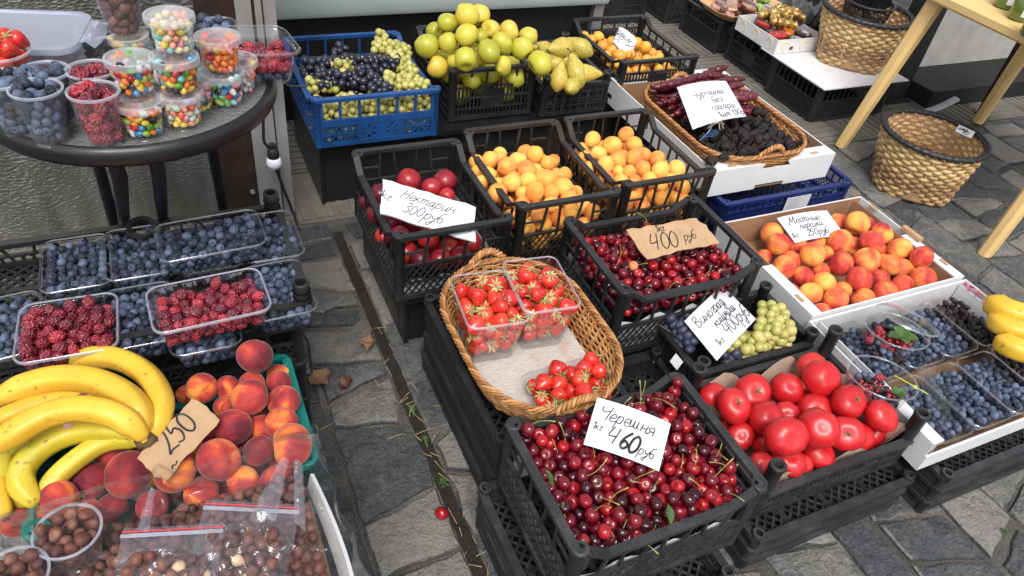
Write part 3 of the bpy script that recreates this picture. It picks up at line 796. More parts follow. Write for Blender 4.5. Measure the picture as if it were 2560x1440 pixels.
def flower_plate(a, b, t0, t1, mat):
    """plain plate with two petal-shaped cut-outs"""
    cu = bpy.data.curves.new('plate', 'CURVE'); cu.dimensions = '2D'; cu.fill_mode = 'BOTH'; cu.extrude = .003
    def loop(pts):
        sp = cu.splines.new('POLY'); sp.points.add(len(pts)-1); sp.use_cyclic_u = True
        for p, q in zip(sp.points, pts): p.co = (*q, 0, 1)
    loop([(a, t0), (b, t0), (b, t1), (a, t1)]); H = t1-t0
    for cx in (a+(b-a)*.27, a+(b-a)*.76):
        cy = (t0+t1)/2; R = H*.44
        for k in range(6):
            an = PI/2+k*PI/3; ca, sa = math.cos(an), math.sin(an)
            loop([(cx+ca*R*u-sa*R*w, cy+sa*R*u+ca*R*w) for u, w in ((.45, -.09), (.8, -.17), (1.0, -.12), (1.0, .12), (.8, .17), (.45, .09))])
        loop([(cx+math.cos(j*PI/5)*R*.17, cy+math.sin(j*PI/5)*R*.17) for j in range(10)])
    ob = bpy.data.objects.new('plate', cu); COL.objects.link(ob); bpy.context.view_layer.update()
    me = bpy.data.meshes.new_from_object(ob.evaluated_get(bpy.context.evaluated_depsgraph_get())); bpy.data.objects.remove(ob)
    me.materials.clear(); me.materials.append(mat); return me

def post(r, H, mat, ribs=False, hole=.62):
    mb = MB(); n = 16; h = r*hole
    prof = [(h, 0), (r*.9, 0), (r*.95, H-.012), (r*1.08, H-.010), (r*1.08, H-.001), (r*1.02, H), (h*1.05, H), (h, H-.002), (h*.9, H-.035), (.0005, H-.036)]
    if ribs: prof = [(h, 0), (r*.9, 0)]+[(r*k, z) for z in np.arange(.25, .95, .14)*H for k in (.95, 1.06, 1.06, .95)]+[(r*.97, H-.001), (r*.92, H), (h*1.05, H), (h*.9, H-.03), (.0005, H-.031)]
    mb.lathe(prof, n); return mb

def crate(label, box, mat, sides, group=None, dip=None, wall=None, pr=.0145, ribs=False, floor='lattice', name='plastic_crate', cat='crate', rz=0., liner=None):
    x0, x1, y0, y1, z0, z1 = box; W, D, H = x1-x0, y1-y0, z1-z0; Hw = wall or H; dip = dip or {}
    root = thing(name, label, cat, ((x0+x1)/2, (y0+y1)/2, z0), group, rz)
    for s in ('front', 'back', 'left', 'right'):
        L = W if s in ('front', 'back') else D
        mb = panel(L, H, sides.get(s, sides.get('all')), dip.get(s, 0), Hw, pr*1.5)
        i = .008
        T = {'front': lambda s_, t, n: (-W/2+s_, -D/2+i-n, t), 'back': lambda s_, t, n: (W/2-s_, D/2-i+n, t),
             'left': lambda s_, t, n: (-W/2+i-n, D/2-s_, t), 'right': lambda s_, t, n: (W/2-i+n, -D/2+s_, t)}[s]
        v2 = MB(); v2.v = [T(*p) for p in mb.v]; v2.f = mb.f; v2.m = mb.m
        o = v2.build('side_panel', mat, root)
        if hasattr(mb, 'hole'):
            me = flower_plate(*mb.hole, mat); me.name = 'side_plate'
            for vv in me.vertices: vv.co = T(vv.co.x, vv.co.y, vv.co.z)
            c = bpy.data.objects.new('side_plate', me); COL.objects.link(c); c.parent = o
    for sx in (-1, 1):
        for sy in (-1, 1):
            post(pr, H, mat, ribs).build('corner_post', mat, root, True, 50, (sx*(W/2-pr), sy*(D/2-pr), 0))
    mb = MB()
    if floor == 'lattice':
        def B(p, q, w, t=.004): mb.bar((p[0]-W/2, p[1]-D/2, .004), (q[0]-W/2, q[1]-D/2, .004), w, t, (0, 0, 1))
        diamonds(B, .012, W-.012, .012, D-.012, .024, .0055, .004, 1.0)
        for k in range(1, 4): B((W*k/4, .012), (W*k/4, D-.012), .012, .0052); B((.012, D*k/4), (W-.012, D*k/4), .012, .0047)
    else: mb.box((-W/2+.012, -D/2+.012, .002), (W/2-.012, D/2-.012, .006))
    mb.build('crate_floor', mat, root)
    if liner:
        h, lm = liner; mb = MB(); e = .017; t = .0008
        for a, b in (((-W/2+e, -D/2+e), (W/2-e, -D/2+e)), ((W/2-e, -D/2+e), (W/2-e, D/2-e)), ((W/2-e, D/2-e), (-W/2+e, D/2-e)), ((-W/2+e, D/2-e), (-W/2+e, -D/2+e))):
            n = 12; top = [(a[0]+(b[0]-a[0])*k/n, a[1]+(b[1]-a[1])*k/n, h*(1+.12*math.sin(k*1.9+a[0]*60))) for k in range(n+1)]
            mb.loft([[(p[0], p[1], .008) for p in top], top], False)
        mb.build('paper_liner', lm, root)
    return root

# ------------------------------------------------------------------ handwriting on price cards
GL = {
 'Ч': (1.05, [[(0,1.75),(.05,1.15),(.4,1.0),(.85,1.3)],[(.9,1.8),(.8,.8),(.74,0)]]), 'В': (.9, [[(.1,1.75),(.05,0)],[(.02,1.6),(.5,1.78),(.6,1.3),(.15,.95),(.68,.75),(.62,.1),(0,0)]]),
 'М': (1.2, [[(-.1,.2),(.05,0),(.25,1.7),(.5,.35),(.85,1.75),(.92,.1),(1.08,.15)]]), 'Н': (.95, [[(.1,1.7),(.02,0)],[(.05,.85),(.7,.95)],[(.78,1.7),(.7,0)]]),
 'а': (.75, [[(.5,.8),(.25,1),(.03,.5),(.15,.02),(.4,.2),(.52,.95),(.5,.1),(.68,.12)]]), 'б': (.7, [[(.62,1.75),(.2,1.55),(.02,.7),(.15,.05),(.45,.05),(.55,.5),(.35,.85),(.08,.6)]]),
 'в': (.62, [[(.05,.4),(.25,1.5),(.4,1.3),(.1,.5),(.1,.05),(.4,.05),(.45,.5),(.15,.6)]]), 'г': (.55, [[(0,.8),(.2,1),(.4,.85),(.15,.35),(.2,.05),(.48,.12)]]),
 'д': (.78, [[(.5,.8),(.25,1),(.03,.5),(.15,.02),(.4,.2),(.52,.95),(.45,-.5),(.2,-.8),(.05,-.45),(.65,.1)]]), 'е': (.68, [[(0,.4),(.5,.55),(.5,.9),(.25,1),(.03,.6),(.1,.1),(.4,0),(.66,.2)]]),
 'ж': (.9, [[(0,1),(.4,.5),(0,0)],[(.8,1),(.4,.5),(.85,0)],[(.4,1),(.4,0)]]), 'з': (.55, [[(.05,.85),(.25,1),(.4,.8),(.2,.52),(.42,.25),(.2,-.1),(0,.05)]]),
 'и': (.76, [[(0,1),(.02,.15),(.2,0),(.45,.4),(.52,1),(.52,.1),(.72,.15)]]), 'к': (.7, [[(.05,1),(.02,0)],[(.5,1),(.05,.5),(.3,.45),(.62,.02)]]),
 'л': (.7, [[(0,.05),(.15,.15),(.3,1),(.46,1),(.46,.1),(.64,.14)]]), 'м': (.95, [[(0,.02),(.12,.2),(.22,1),(.4,.2),(.62,1),(.66,.1),(.88,.15)]]),
 'н': (.8, [[(.05,1),(.02,0)],[(.03,.5),(.55,.55)],[(.6,1),(.55,.1),(.74,.12)]]), 'о': (.68, [[(.3,1),(.05,.75),(.05,.2),(.3,0),(.55,.3),(.5,.8),(.28,1)]]),
 'п': (.72, [[(.03,1),(0,0)],[(.02,.7),(.25,1),(.45,.85),(.47,.1),(.66,.12)]]), 'р': (.74, [[(.1,1),(.05,0),(0,-.8)],[(.06,.6),(.3,1),(.58,.8),(.52,.2),(.3,0),(.1,.2)]]),
 'с': (.58, [[(.5,.85),(.25,1),(.03,.5),(.2,0),(.54,.15)]]), 'т': (.95, [[(0,1),(.02,0)],[(.02,.7),(.2,1),(.32,.8),(.33,0)],[(.33,.7),(.5,1),(.65,.8),(.66,.1),(.86,.15)]]),
 'у': (.66, [[(0,1),(.1,.5),(.42,.5)],[(.58,1),(.4,.2),(.1,-.75),(-.1,-.4),(.5,.1)]]), 'х': (.64, [[(0,.9),(.15,1),(.4,0),(.6,.1)],[(.55,1),(.3,.5),(0,0)]]),
 'ч': (.7, [[(0,1),(.05,.6),(.3,.55),(.45,.65)],[(.52,1),(.47,.1),(.66,.12)]]), 'ш': (1.05, [[(0,1),(.02,.2),(.15,0),(.3,.2),(.38,1),(.4,.2),(.52,0),(.68,.2),(.77,1),(.77,.1),(.98,.12)]]),
 'ы': (.85, [[(0,1),(0,.1),(.25,0),(.36,.3),(.2,.5),(.02,.4)],[(.6,1),(.58,.1),(.78,.12)]]), 'я': (.74, [[(.62,0),(.6,1),(.25,1),(.08,.75),(.25,.5),(.58,.5)],[(.3,.5),(0,0)]]),
 '1': (.48, [[(0,1.15),(.28,1.7),(.22,0)]]), '2': (.72, [[(0,1.3),(.25,1.7),(.5,1.4),(.3,.6),(0,.05),(.25,.12),(.64,0)]]), '3': (.62, [[(.05,1.5),(.3,1.7),(.48,1.35),(.2,.95),(.5,.6),(.3,0),(0,.2)]]),
 '4': (.74, [[(.15,1.6),(0,.72),(.58,.78)],[(.56,1.55),(.46,0)]]), '5': (.7, [[(.15,1.65),(.05,.95),(.35,1.05),(.5,.5),(.3,0),(0,.15)],[(.15,1.65),(.6,1.72)]]),
 '6': (.7, [[(.5,1.65),(.15,1.0),(.05,.35),(.3,0),(.55,.35),(.3,.75),(.08,.4)]]), '0': (.76, [[(.3,1.65),(.05,1.2),(.05,.4),(.3,0),(.58,.4),(.55,1.25),(.26,1.65)]]),
 '.': (.3, [[(.05,.05),(.1,.0),(.1,.06)]]), ' ': (.5, []), '~': (.9, [[(0,0),(.2,.3),(.45,.05),(.75,.25)]]),
}

HF = 1.3   # the hand that wrote the cards writes wide
def card(label, corners, lines, mat=None, th=.0008, name='price_card', cat='sign', jag=0.0, bend=0.0, ink=None, group=None, pen=.0011):
    """flat card (TL, TR, BL world points) with handwriting: lines of (text, u, v, letter height, pen factor), u/v in card units"""
    TL, TR, BL = (Vector(c) for c in corners); U = TR-TL; V = BL-TL; w, h = U.length, V.length
    ux = U.normalized(); n = ux.cross(-V).normalized(); vy = -(n.cross(ux)).normalized()   # vy runs down the card
    rs = np.random.RandomState(sum(map(ord, label)) % 9999)
    root = None
    def P(u, v, off): # u, v in metres
        k = 0 if not bend else bend*((u/w-.5)**2)*4
        return Vector((u, -v, off-k))
    N = 10; top = []; bot = []; rows = 6; skew = V.dot(ux)
    mb = MB(); grid = []
    for j in range(rows+1):
        for i in range(N+1):
            u = w*i/N+skew*j/rows; v = h*j/rows
            if jag:
                if j in (0, rows): v += rs.randn()*jag
                if i in (0, N): u += rs.randn()*jag
            grid.append((u, v))
    M1 = N+1
    t = [P(u, v, th/2) for u, v in grid]; b_ = [P(u, v, -th/2) for u, v in grid]; o = len(grid)
    fs = [(j*M1+i+M1, j*M1+i+M1+1, j*M1+i+1, j*M1+i) for j in range(rows) for i in range(N)]
    fs += [tuple(o+q for q in reversed(f)) for f in fs]
    rim = [i for i in range(M1)]+[j*M1+N for j in range(1, rows+1)]+[rows*M1+i for i in range(N-1, -1, -1)]+[j*M1 for j in range(rows-1, 0, -1)]
    for a, c in zip(rim, rim[1:]+rim[:1]): fs.append((a, c, o+c, o+a))
    mb.add(t+b_, fs); root = mb.build(name, mat or PAPER, None, True, 40)
    R = Matrix((ux, -vy, n)).transposed().to_4x4(); R.translation = TL; root.matrix_world = R
    tag(root, label, cat, group)
    for tx, u0, v0, size, pf in lines:
        ik = MB(); x = u0*w; y0 = v0*h; s = size*h
        for ch in tx:
            if ch not in GL: x += .4*s*HF; continue
            wd, strokes = GL[ch]; jx, jy, sl = rs.randn()*.03, rs.randn()*.05, .22+rs.randn()*.03
            for st in strokes:
                pts = [(((p[0]+jx)*HF+p[1]*sl)*s+x, y0-(p[1]+jy)*s) for p in spline(st, 5)] if len(st) > 1 else []
                ik.tube([P(a, c, th/2+.0004) for a, c in pts], pen*pf, 5, False, True)
            x += wd*s*HF
        if ik.v: ik.build('handwriting', ink or INK, root)
    return root
# ------------------------------------------------------------------ kiosk, fridge and back wall
def kiosk():
    b = NB('stucco_metal'); v = b.obj(None, (.75, 1, 1.5)); n = b.noise(v, 95, 2, .5); n2 = b.noise(b.obj(None, (2.5, 1, .35)), 6, 2)
    b.P(Base_Color=b.ramp(n2, [(.3, (.22, .215, .20)), (.7, (.42, .41, .385))]), Metallic=.85, Roughness=.33); b.bump(n, .55, .008)  # vertical reflection streaks are put into the base colour of the metal
    r = thing('kiosk_wall', 'kiosk wall of hammered metal sheet in a brown frame with grey edge post', 'wall', (0, 2.04, 0))
    mb = MB(); mb.box((-2.2, 0, .0), (.10, .02, 2.2)); mb.build('metal_panel', b.m, r)
    mb = MB(); mb.box((.1005, -.012, .0), (.195, .05, 2.2)); mb.build('brown_frame', BROWNFR, r)
    mb = MB(); mb.box((.197, -.03, 0), (.262, .05, 2.2)); mb.box((.268, -.018, 0), (.300, .05, 2.2)); mb.box((.2625, .0, 0), (.2675, .05, 2.2)); mb.build('grey_post', GREYMETAL, r)
    mb = MB(); mb.lathe([(.0005, .004), (.007, .004), (.008, 0)], 12)
    for z in (.10, .95):
        s = MB(); s.v = [(x+.18, -.012-z2, y+z) for x, y, z2 in mb.v]; s.f = mb.f; s.build('screw', GREYMETAL, r, True)
    r = thing('fridge_counter', 'grey-green enamelled counter with a deep recess below it, its shade painted black', 'counter', (1.0, 2.62, 0))
    prof = []
    mb = MB(); pts = [(-.02, .40), (-.04, .41), (-.05, .43), (-.052, .50), (-.05, .53), (-.03, .56), (.02, .58), (.6, .58), (.6, .40)]
    mb.loft([[(-.72, y, z) for y, z in pts], [(.70, y, z) for y, z in pts]], True, True, True); mb.build('enamel_front', FRIDGE, r, True, 30)
    mb = MB(); mb.box((-.72, .01, .0), (.655, .6, .399)); mb.build('recess_shade', PAINTED_SHADE, r)  # solid black block painted as the shade of the recess
    mb = MB(); mb.box((.657, -.02, .0), (.70, .6, .398)); mb.build('grey_edge', GREYMETAL, r)
kiosk()

def stand(label, x0, x1, y0, y1, z):
    r = thing('display_stand', label, 'stand', ((x0+x1)/2, (y0+y1)/2, 0)); W, D = (x1-x0)/2, (y1-y0)/2
    mb = MB(); mb.box((-W, -D, z-.018), (W, D, z-.002)); mb.build('top_board', METALBLK, r)
    mb = MB(); mb.box((-W, -D+.02, 0), (-W+.012, D, z-.019)); mb.box((W-.012, -D+.02, 0), (W, D, z-.019)); mb.box((-W+.0125, D-.012, 0), (W-.0125, D, z-.019)); mb.build('side_board', METALBLK, r)
    mb = MB(); mb.box((-W+.013, -D+.03, .0), (W-.013, -D+.042, z-.02)); mb.build('front_board', PAINTED_SHADE, r)  # set-back board, darker than the rest: shade under the top painted in
stand('low black stand carrying the blue grape crate and the apple crate', .395, 1.42, 2.03, 2.48, .236)
stand('low black stand carrying the nectarine and apricot crates', .455, 1.385, 1.335, 1.765, .176)
stand('low dark stand under the loquat crate beside the counter', 1.50, 1.86, 2.13, 2.50, .248)

# ------------------------------------------------------------------ crates of the main stall
LAT = dict(all='lattice'); DIP = .034
GB = 'black lattice fruit crates'
crate('black lattice crate of nectarines with a long white price card', (.420, .727, 1.328, 1.736, .180, .385), BLACK, LAT, GB, dict(left=DIP, right=DIP), liner=(.05, PAPER))
crate('black lattice crate of apricots standing next to the nectarines', (.757, 1.062, 1.362, 1.772, .180, .390), BROWNBLACK, LAT, GB, dict(left=DIP, right=DIP))
crate('black lattice crate of apricots standing next to the white churchkhela box', (1.088, 1.398, 1.384, 1.776, .180, .390), BROWNBLACK, LAT, GB, dict(left=DIP, right=DIP))
crate('black lattice crate of cherries with a brown cardboard price card', (.852, 1.266, 1.000, 1.306, .165, .382), BLACK, LAT, GB, dict(front=DIP, back=DIP), liner=(.10, PAPER))
crate('black lattice crate full of cherries with the white cherry price card', (.463, .868, .476, .777, .155, .352), BLACK2, LAT, GB, dict(front=DIP, back=DIP), liner=(.085, PAPER))
crate('blue crate of dark and green grapes with flower cut-outs in its front', (.376, .773, 2.000, 2.456, .240, .402), BLUEP, dict(all='windows', left='lattice', right='lattice'), None, dict(left=.03, right=.03))
crate('black slotted crate heaped with green apples', (.832, 1.146, 2.074, 2.440, .240, .422), BLACK, dict(all='slots'), 'black slotted crates in the back row', dict(left=.03, right=.03))
crate('low black slotted crate of yellow pears right of the apples', (1.158, 1.425, 2.040, 2.400, .240, .385), BLACK, dict(all='slots', front='tray'), 'black slotted crates in the back row', None, .115)
crate('black slotted crate of brown-flecked loquats by the counter', (1.505, 1.846, 2.108, 2.515, .250, .385), BLACK, dict(all='slots'), 'black slotted crates in the back row', dict(left=.025, right=.025))
crate('low black tray of red tomatoes lined with brown paper', (.944, 1.386, .520, .826, .128, .300), BLACK2, dict(all='tray'), 'low black trays with raised corners', None, .092, .0165, False, 'solid')
crate('small black tray of dark and green grapes under a cherry crate', (1.000, 1.365, .836, 1.050, .125, .262), BLACK, dict(all='tray'), 'low black trays with raised corners', None, .105, .0155, False, 'solid')

# stacks of flat trays that carry the displays
def tray_stack(box, n, look, group, mat=BLACK2, posts=True, names=None):
    x0, x1, y0, y1, z0, z1 = box; h = (z1-z0)/n
    for k in range(n):
        lab = f"flat black tray, {ORD[n-1-k]} from the top of the stack {look}"
        j = RNG.uniform(-.004, .004)
        crate(lab, (x0+j, x1+j, y0+j*.5, y1+j*.5, z0+h*k, z0+h*(k+1)-.0015), mat, dict(all='nest'), group, None, h-(.012 if k == n-1 else .003), .013, False, 'lattice', 'stacking_tray', 'tray')
tray_stack((.936, 1.405, .478, .830, 0, .126), 3, 'under the tomatoes', 'flat trays stacked under the tomatoes')
tray_stack((1.45, 2.06, .440, .90, 0, .150), 3, 'under the punnets of mixed berries', 'flat trays stacked under the berry box')
tray_stack((1.45, 2.06, .915, 1.33, 0, .150), 3, 'under the box of local peaches', 'flat trays stacked under the peach box', BLACK)
tray_stack((.433, .835, .425, .785, 0, .152), 2, 'under the front cherries', 'flat trays stacked under the front cherry crate')
tray_stack((.476, .806, .800, 1.270, 0, .250), 4, 'under the strawberry basket', 'flat trays stacked under the strawberry basket', BLACK)
tray_stack((.84, 1.30, .99, 1.31, 0, .163), 3, 'under the cardboard-priced cherries', 'flat trays stacked under the second cherry crate', BLACK)
tray_stack((1.003, 1.362, .84, .985, 0, .123), 2, 'under the small grape tray', 'flat trays stacked under the grape tray', BLACK)
crate('black mesh-bottomed tray holding one stray cherry beside the strawberry basket', (.815, .995, .840, .985, .10, .185), BLACK, dict(all='tray'), None, None, .06, .012)
for k, nm in ((0, 'lower'), (1, 'upper')):
    crate(f'{nm} navy blue lattice crate under the white churchkhela box', (1.565-.02*k, 2.05+.05*k, 1.455-.005*k, 1.86, .102*k, .102*k+.1), NAVYP, dict(all='fine'), 'navy crates under the churchkhela box', None, None, .015)
mb = MB(); mb.box((0, -.001, 0), (.105, 0, .062))
def print_lines(w, h, n, seed):
    m = MB(); rs = random.Random(seed)
    for k in range(n):
        z = h*(1-(k+1)/(n+1)); m.box((w*.08, -.0016, z), (w*rs.uniform(.45, .92), -.0011, z+h*.022))
    return m
lab = mb.build('paper_label', PAPER); lab.location = (1.80, 1.4435, .128); tag(lab, 'white printed paper label stuck on the upper navy crate', 'label')
print_lines(.105, .062, 8, 4).build('print', plain('grey_print', (.35, .36, .38), .7, .1), lab)

# ------------------------------------------------------------------ white cardboard boxes
def carton(label, box, lip=.0, handles=(), cut=None, name='cardboard_box', lips=('left', 'right'), inner=None, low=None):
    x0, x1, y0, y1, z0, z1 = box; W, D, H = x1-x0, y1-y0, z1-z0; low = low or {}
    r = thing(name, label, 'cardboard box', ((x0+x1)/2, (y0+y1)/2, z0)); t = .0045
    mb = MB(); mb.box((-W/2+t, -D/2+t, .001), (W/2-t, D/2-t, .005)); mb.build('box_floor', CARDIN, r)
    for s in ('front', 'back', 'left', 'right'):
        h = low.get(s, H); mb = MB(); L = W if s in ('front', 'back') else D
        hh = [(.30, .42), (.58, .70)] if s in cut_sides(handles) else []
        def bx(m, a, b, z0_, z1_, off, th):
            o0, o1 = off, off+th
            if s == 'front': m.box((-W/2+a, -D/2+o0, z0_), (-W/2+b, -D/2+o1, z1_))
            elif s == 'back': m.box((-W/2+a, D/2-o1, z0_), (-W/2+b, D/2-o0, z1_))
            elif s == 'left': m.box((-W/2+o0, -D/2+a, z0_), (-W/2+o1, -D/2+b, z1_))
            else: m.box((W/2-o1, -D/2+a, z0_), (W/2-o0, -D/2+b, z1_))
        e = 0 if s in ('front', 'back') else t+.0003
        if s in handles:
            c0, c1 = L*.38, L*.62
            bx(mb, e, c0, 0, h, 0, t); bx(mb, c1, L-e, 0, h, 0, t); bx(mb, c0, c1, h*.16, h*.80, 0, t)
            for q in range(6):   # rounded hand-hole edges
                u = (c1-c0)*.12*q/6; bx(mb, c0, c0+u, h*(.80+.2*q/6), h*(.80+.2*(q+1)/6), 0, t); bx(mb, c1-u, c1, h*(.80+.2*q/6), h*(.80+.2*(q+1)/6), 0, t)
        else: bx(mb, e, L-e, 0, h, 0, t)
        w = mb.build('box_wall', CARDW, r)
        if s in lips:
            m2 = MB(); c0, c1 = (L*.38, L*.62) if s in handles else (L*.5, L*.5)
            bx(m2, e, c0, h-.0035, h+.0005, t+.0002 if s in ('left', 'right') else .0002, lip)
            if c1 > c0:
                bx(m2, c1, L-e, h-.0035, h+.0005, t+.0002 if s in ('left', 'right') else .0002, lip); bx(m2, c0, c1, h-.0035, h+.0005, .02, lip-.02)
            m2.build('folded_edge', CARDW, w)
            m3 = MB(); bx(m3, e+.006, L-e-.006, .006, h-.004, t+lip-.003, .003); m3.build('inner_wall', inner or CARDIN, w)
            for q in (.16, .84):
                m4 = MB(); bx(m4, L*q-.014, L*q+.014, h+.0006, h+.004, lip*.25, .009); m4.build('lock_tab', CARDB, w)
        else:
            m3 = MB(); bx(m3, e+.006, L-e-.006, .006, h-.001, t+.0003, .0015); m3.build('inner_wall', inner or CARDIN, w)
    return r
def cut_sides(h): return ()
carton('white cardboard box with hand holes holding the wicker churchkhela basket', (1.500, 2.008, 1.500, 2.165, .207, .300), .052, ('front', 'back'), lips=('front', 'back'))
carton('open white cardboard box full of local peaches', (1.398, 1.972, .902, 1.318, .152, .252), .030, (), lips=('left', 'right'))
carton('white cardboard box of berry punnets with pink juice stains on its edge', (1.386, 1.980, .482, .898, .152, .242), .030, (), lips=('left', 'right'), inner=CARDW, low=dict(front=.048))
# a fold-out handle tab on the peach box and juice stains on the berry box rim
mb = MB(); mb.box((0, -.035, 0), (.018, .035, .012)); o = mb.build('handle_tab', CARDB); o.location = (1.958, 1.10, .2545); tag(o, 'brown cardboard handle tab sticking up from the rim of the peach box', 'tab')
stn = plain('pink_juice', (.50, .06, .16), .5, .5, 60); mb = MB(); rs = np.random.RandomState(4)
for k in range(26):
    c = (rs.uniform(-.012, .012), -abs(rs.randn())*.055, .0006); r_ = rs.uniform(.001, .0065); mb.lathe([(r_, 0), (r_*.9, .0003)], 9, c, False, True)
o = mb.build('juice_stain', stn); o.location = (1.955, .885, .2428); tag(o, 'pink juice splashes on the rim of the berry box', 'stain')
# crumpled brown paper under the tomatoes
def crumple(name, label, box, seed, mat, amp=.02, n=26):
    x0, x1, y0, y1, z0 = box; rs = np.random.RandomState(seed); g = rs.randn(8, 8); mb = MB(); vs = []
    for j in range(n):
        for i in range(n):
            u, v = i/(n-1), j/(n-1); a, b = u*6.99, v*6.99; i0, j0 = int(a), int(b); fu, fv = a-i0, b-j0
            h = g[j0, i0]*(1-fu)*(1-fv)+g[j0, i0+1]*fu*(1-fv)+g[j0+1, i0]*(1-fu)*fv+g[j0+1, i0+1]*fu*fv
            e = max(0, abs(u-.5)*2-.86)/.14; e2 = max(0, abs(v-.5)*2-.86)/.14; lift = max(e, e2)
            vs.append((x0+(x1-x0)*u+rs.randn()*.001, y0+(y1-y0)*v+rs.randn()*.001, z0+abs(h)*amp*.4+lift*.105*(.75+.25*math.sin(u*14+v*11))))
    mb.add(vs, [(j*n+i, j*n+i+1, (j+1)*n+i+1, (j+1)*n+i) for j in range(n-1) for i in range(n-1)])
    o = mb.build(name, mat, None, True, 30); tag(o, label, 'paper'); return o
crumple('packing_paper', 'crumpled pale brown packing paper lining the tomato tray', (.966, 1.364, .540, .808, .137), 5, plain('kraft_paper', (.46, .34, .26), .8, .12, 20, .3, 60))

# ------------------------------------------------------------------ fruit of the main stall
UP = (0, 0, 1)
TOM = [(1772,978,40,0),(1817,1024,45,1),(1882,985,49,.8),(1972,972,41,.7),(2030,925,42,.6),(2052,955,48,1.3),(1907,1047,45,1),(1972,1042,37,.6),(2040,1022,45,.8),(2120,1020,45,1.2),(2180,1066,42,.6),(1858,1100,37,0),(1895,1110,27,0),(1960,1112,53,1.5),(2046,1092,50,1.5),(2034,1064,38,.8),(2125,1102,48,.8),(2205,1117,42,.4),(1920,1155,36,.1),(2000,1180,42,.2),(2078,1152,46,.5),(2010,1145,26,0)]
fx = hero('tomato', TOM, .222, .036, 'tomatoes in the front tray', (-.3, -.5, .8), .55, 'red ripe tomato', 'the tomato tray', 6, (.962, 1.370, .536, .808))
fill('tomato', 9, .038, (.962, 1.370, .536, .808), .140, .225, 'red tomato low in the tray, half hidden by those above', 'tomatoes below the top layer', fx, 2, 60, .80)
APL = [(1070,114,32,1),(1086,78,23,1),(1123,52,27,2.6),(1164,44,31,3),(1199,43,27,2.7),(1120,106,27,1.5),(1165,90,30,2.3),(1204,88,22,2),(1222,72,25,2.2),(1271,82,27,1.6),(1320,92,25,1.2),(1260,112,28,1.6),(1303,122,28,1.4),(1222,129,32,1.8),(1164,148,31,1.3),(1097,165,28,-.2),(1130,156,18,.1),(1348,156,32,.7),(1258,165,23,.7),(1125,184,26,-1.3),(1221,186,26,-1.2),(1180,198,28,-1.4),(1290,192,26,-1.4)]
fx = hero('apple', APL, .425, .040, 'green apples in the back row', None, .5, lambda o: 'yellow-green apple', 'the apple heap', 6)
fill('apple', 34, .038, (.85, 1.13, 2.092, 2.42), .25, .42, 'green apple seen through the slots or low in the black slotted apple crate', 'apples below the heap', fx, 3)
PEA = [(1355,122,22,.5),(1372,134,24,.6),(1399,121,29,1.2),(1446,116,26,1.1),(1439,175,29,.5),(1398,190,25,.3),(1470,184,25,.3),(1432,212,23,-.3),(1385,160,22,0),(1420,150,22,.2)]
pr_dirs = [(-.9, .1, .2), (-.5, .6, .4), (-.95, -.2, .15), (-.7, .5, .2), (-.2, .5, .8), (.25, .4, .8), (.8, -.5, .1), (.6, .7, .1), (-.8, .3, .1), (-.9, -.4, .1)]
po = []
for t, d in zip(PEA, pr_dirs):
    p = at(t[0], t[1], .375+t[3]*.04); po.append(K['pear'].spawn(p, rquat(d, .15), t[2]*depth(p)/F_PX/.038, None, 'yellow pears in the low crate'))
row_labels(po, 'speckled yellow pear', 'the pear crate', 3)
fill('pear', 14, .036, (1.175, 1.41, 2.06, 2.38), .25, .36, 'speckled pear lying low in the pear crate', 'pears below the top layer', [(*o.location, .036) for o in po], 4)
NEC = [(1022,453,33,1.3),(1111,453,30,1.1),(1080,468,25,1.2),(947,490,28,.6),(918,502,19,0),(943,535,27,.5),(977,554,23,.8),(1031,556,33,.8),(1000,586,29,.4),(1070,592,29,.4),(1094,560,28,.6),(1117,490,22,.8),(960,590,22,-.2),(1140,575,24,0)]
def nlook(o): return 'dark red nectarine'
fx = hero('nectarine', NEC, .275, .030, 'nectarines in their crate', None, .5, nlook, 'the nectarine crate', 4)
fill('nectarine', 34, .031, (.437, .710, 1.345, 1.62), .20, .292, 'red nectarine low in its crate, behind the lattice', 'nectarines below the top layer', fx, 5)
A1 = [(1190,404,18,1.2),(1225,400,20,1.4),(1250,396,16,1.2),(1270,422,24,1.4),(1295,402,23,1.5),(1338,386,21,1.9),(1369,408,18,1.4),(1221,435,19,1.1),(1193,427,16,.8),(1320,427,25,1.5),(1365,451,27,1.6),(1318,455,22,1.5),(1277,463,22,1.3),(1250,463,20,1),(1244,482,25,1),(1336,488,24,1.4),(1408,470,24,1.3),(1422,498,22,1),(1377,486,20,1.2),(1305,478,18,1),(1309,505,20,.6),(1375,509,20,.8),(1350,436,17,1.2),(1395,440,18,1),(1282,440,17,1.1),(1205,455,18,.7),(1345,512,19,.6)]
A2 = [(1483,353,20,2.0),(1565,336,20,2.4),(1584,361,20,2.1),(1455,377,18,1.2),(1465,392,20,1.2),(1496,384,19,1.5),(1535,371,23,1.9),(1543,402,22,1.7),(1582,396,22,1.7),(1611,388,18,1.5),(1639,396,20,1.4),(1512,416,24,1.5),(1473,420,18,1),(1607,425,20,1.3),(1650,431,22,1.3),(1691,423,22,1.3),(1545,431,15,1.2),(1574,431,17,1.2),(1516,445,20,1),(1621,445,20,1),(1555,452,20,.8),(1586,454,18,.8),(1500,362,15,1.5),(1555,385,17,1.6),(1680,450,18,.8),(1650,455,18,.6)]
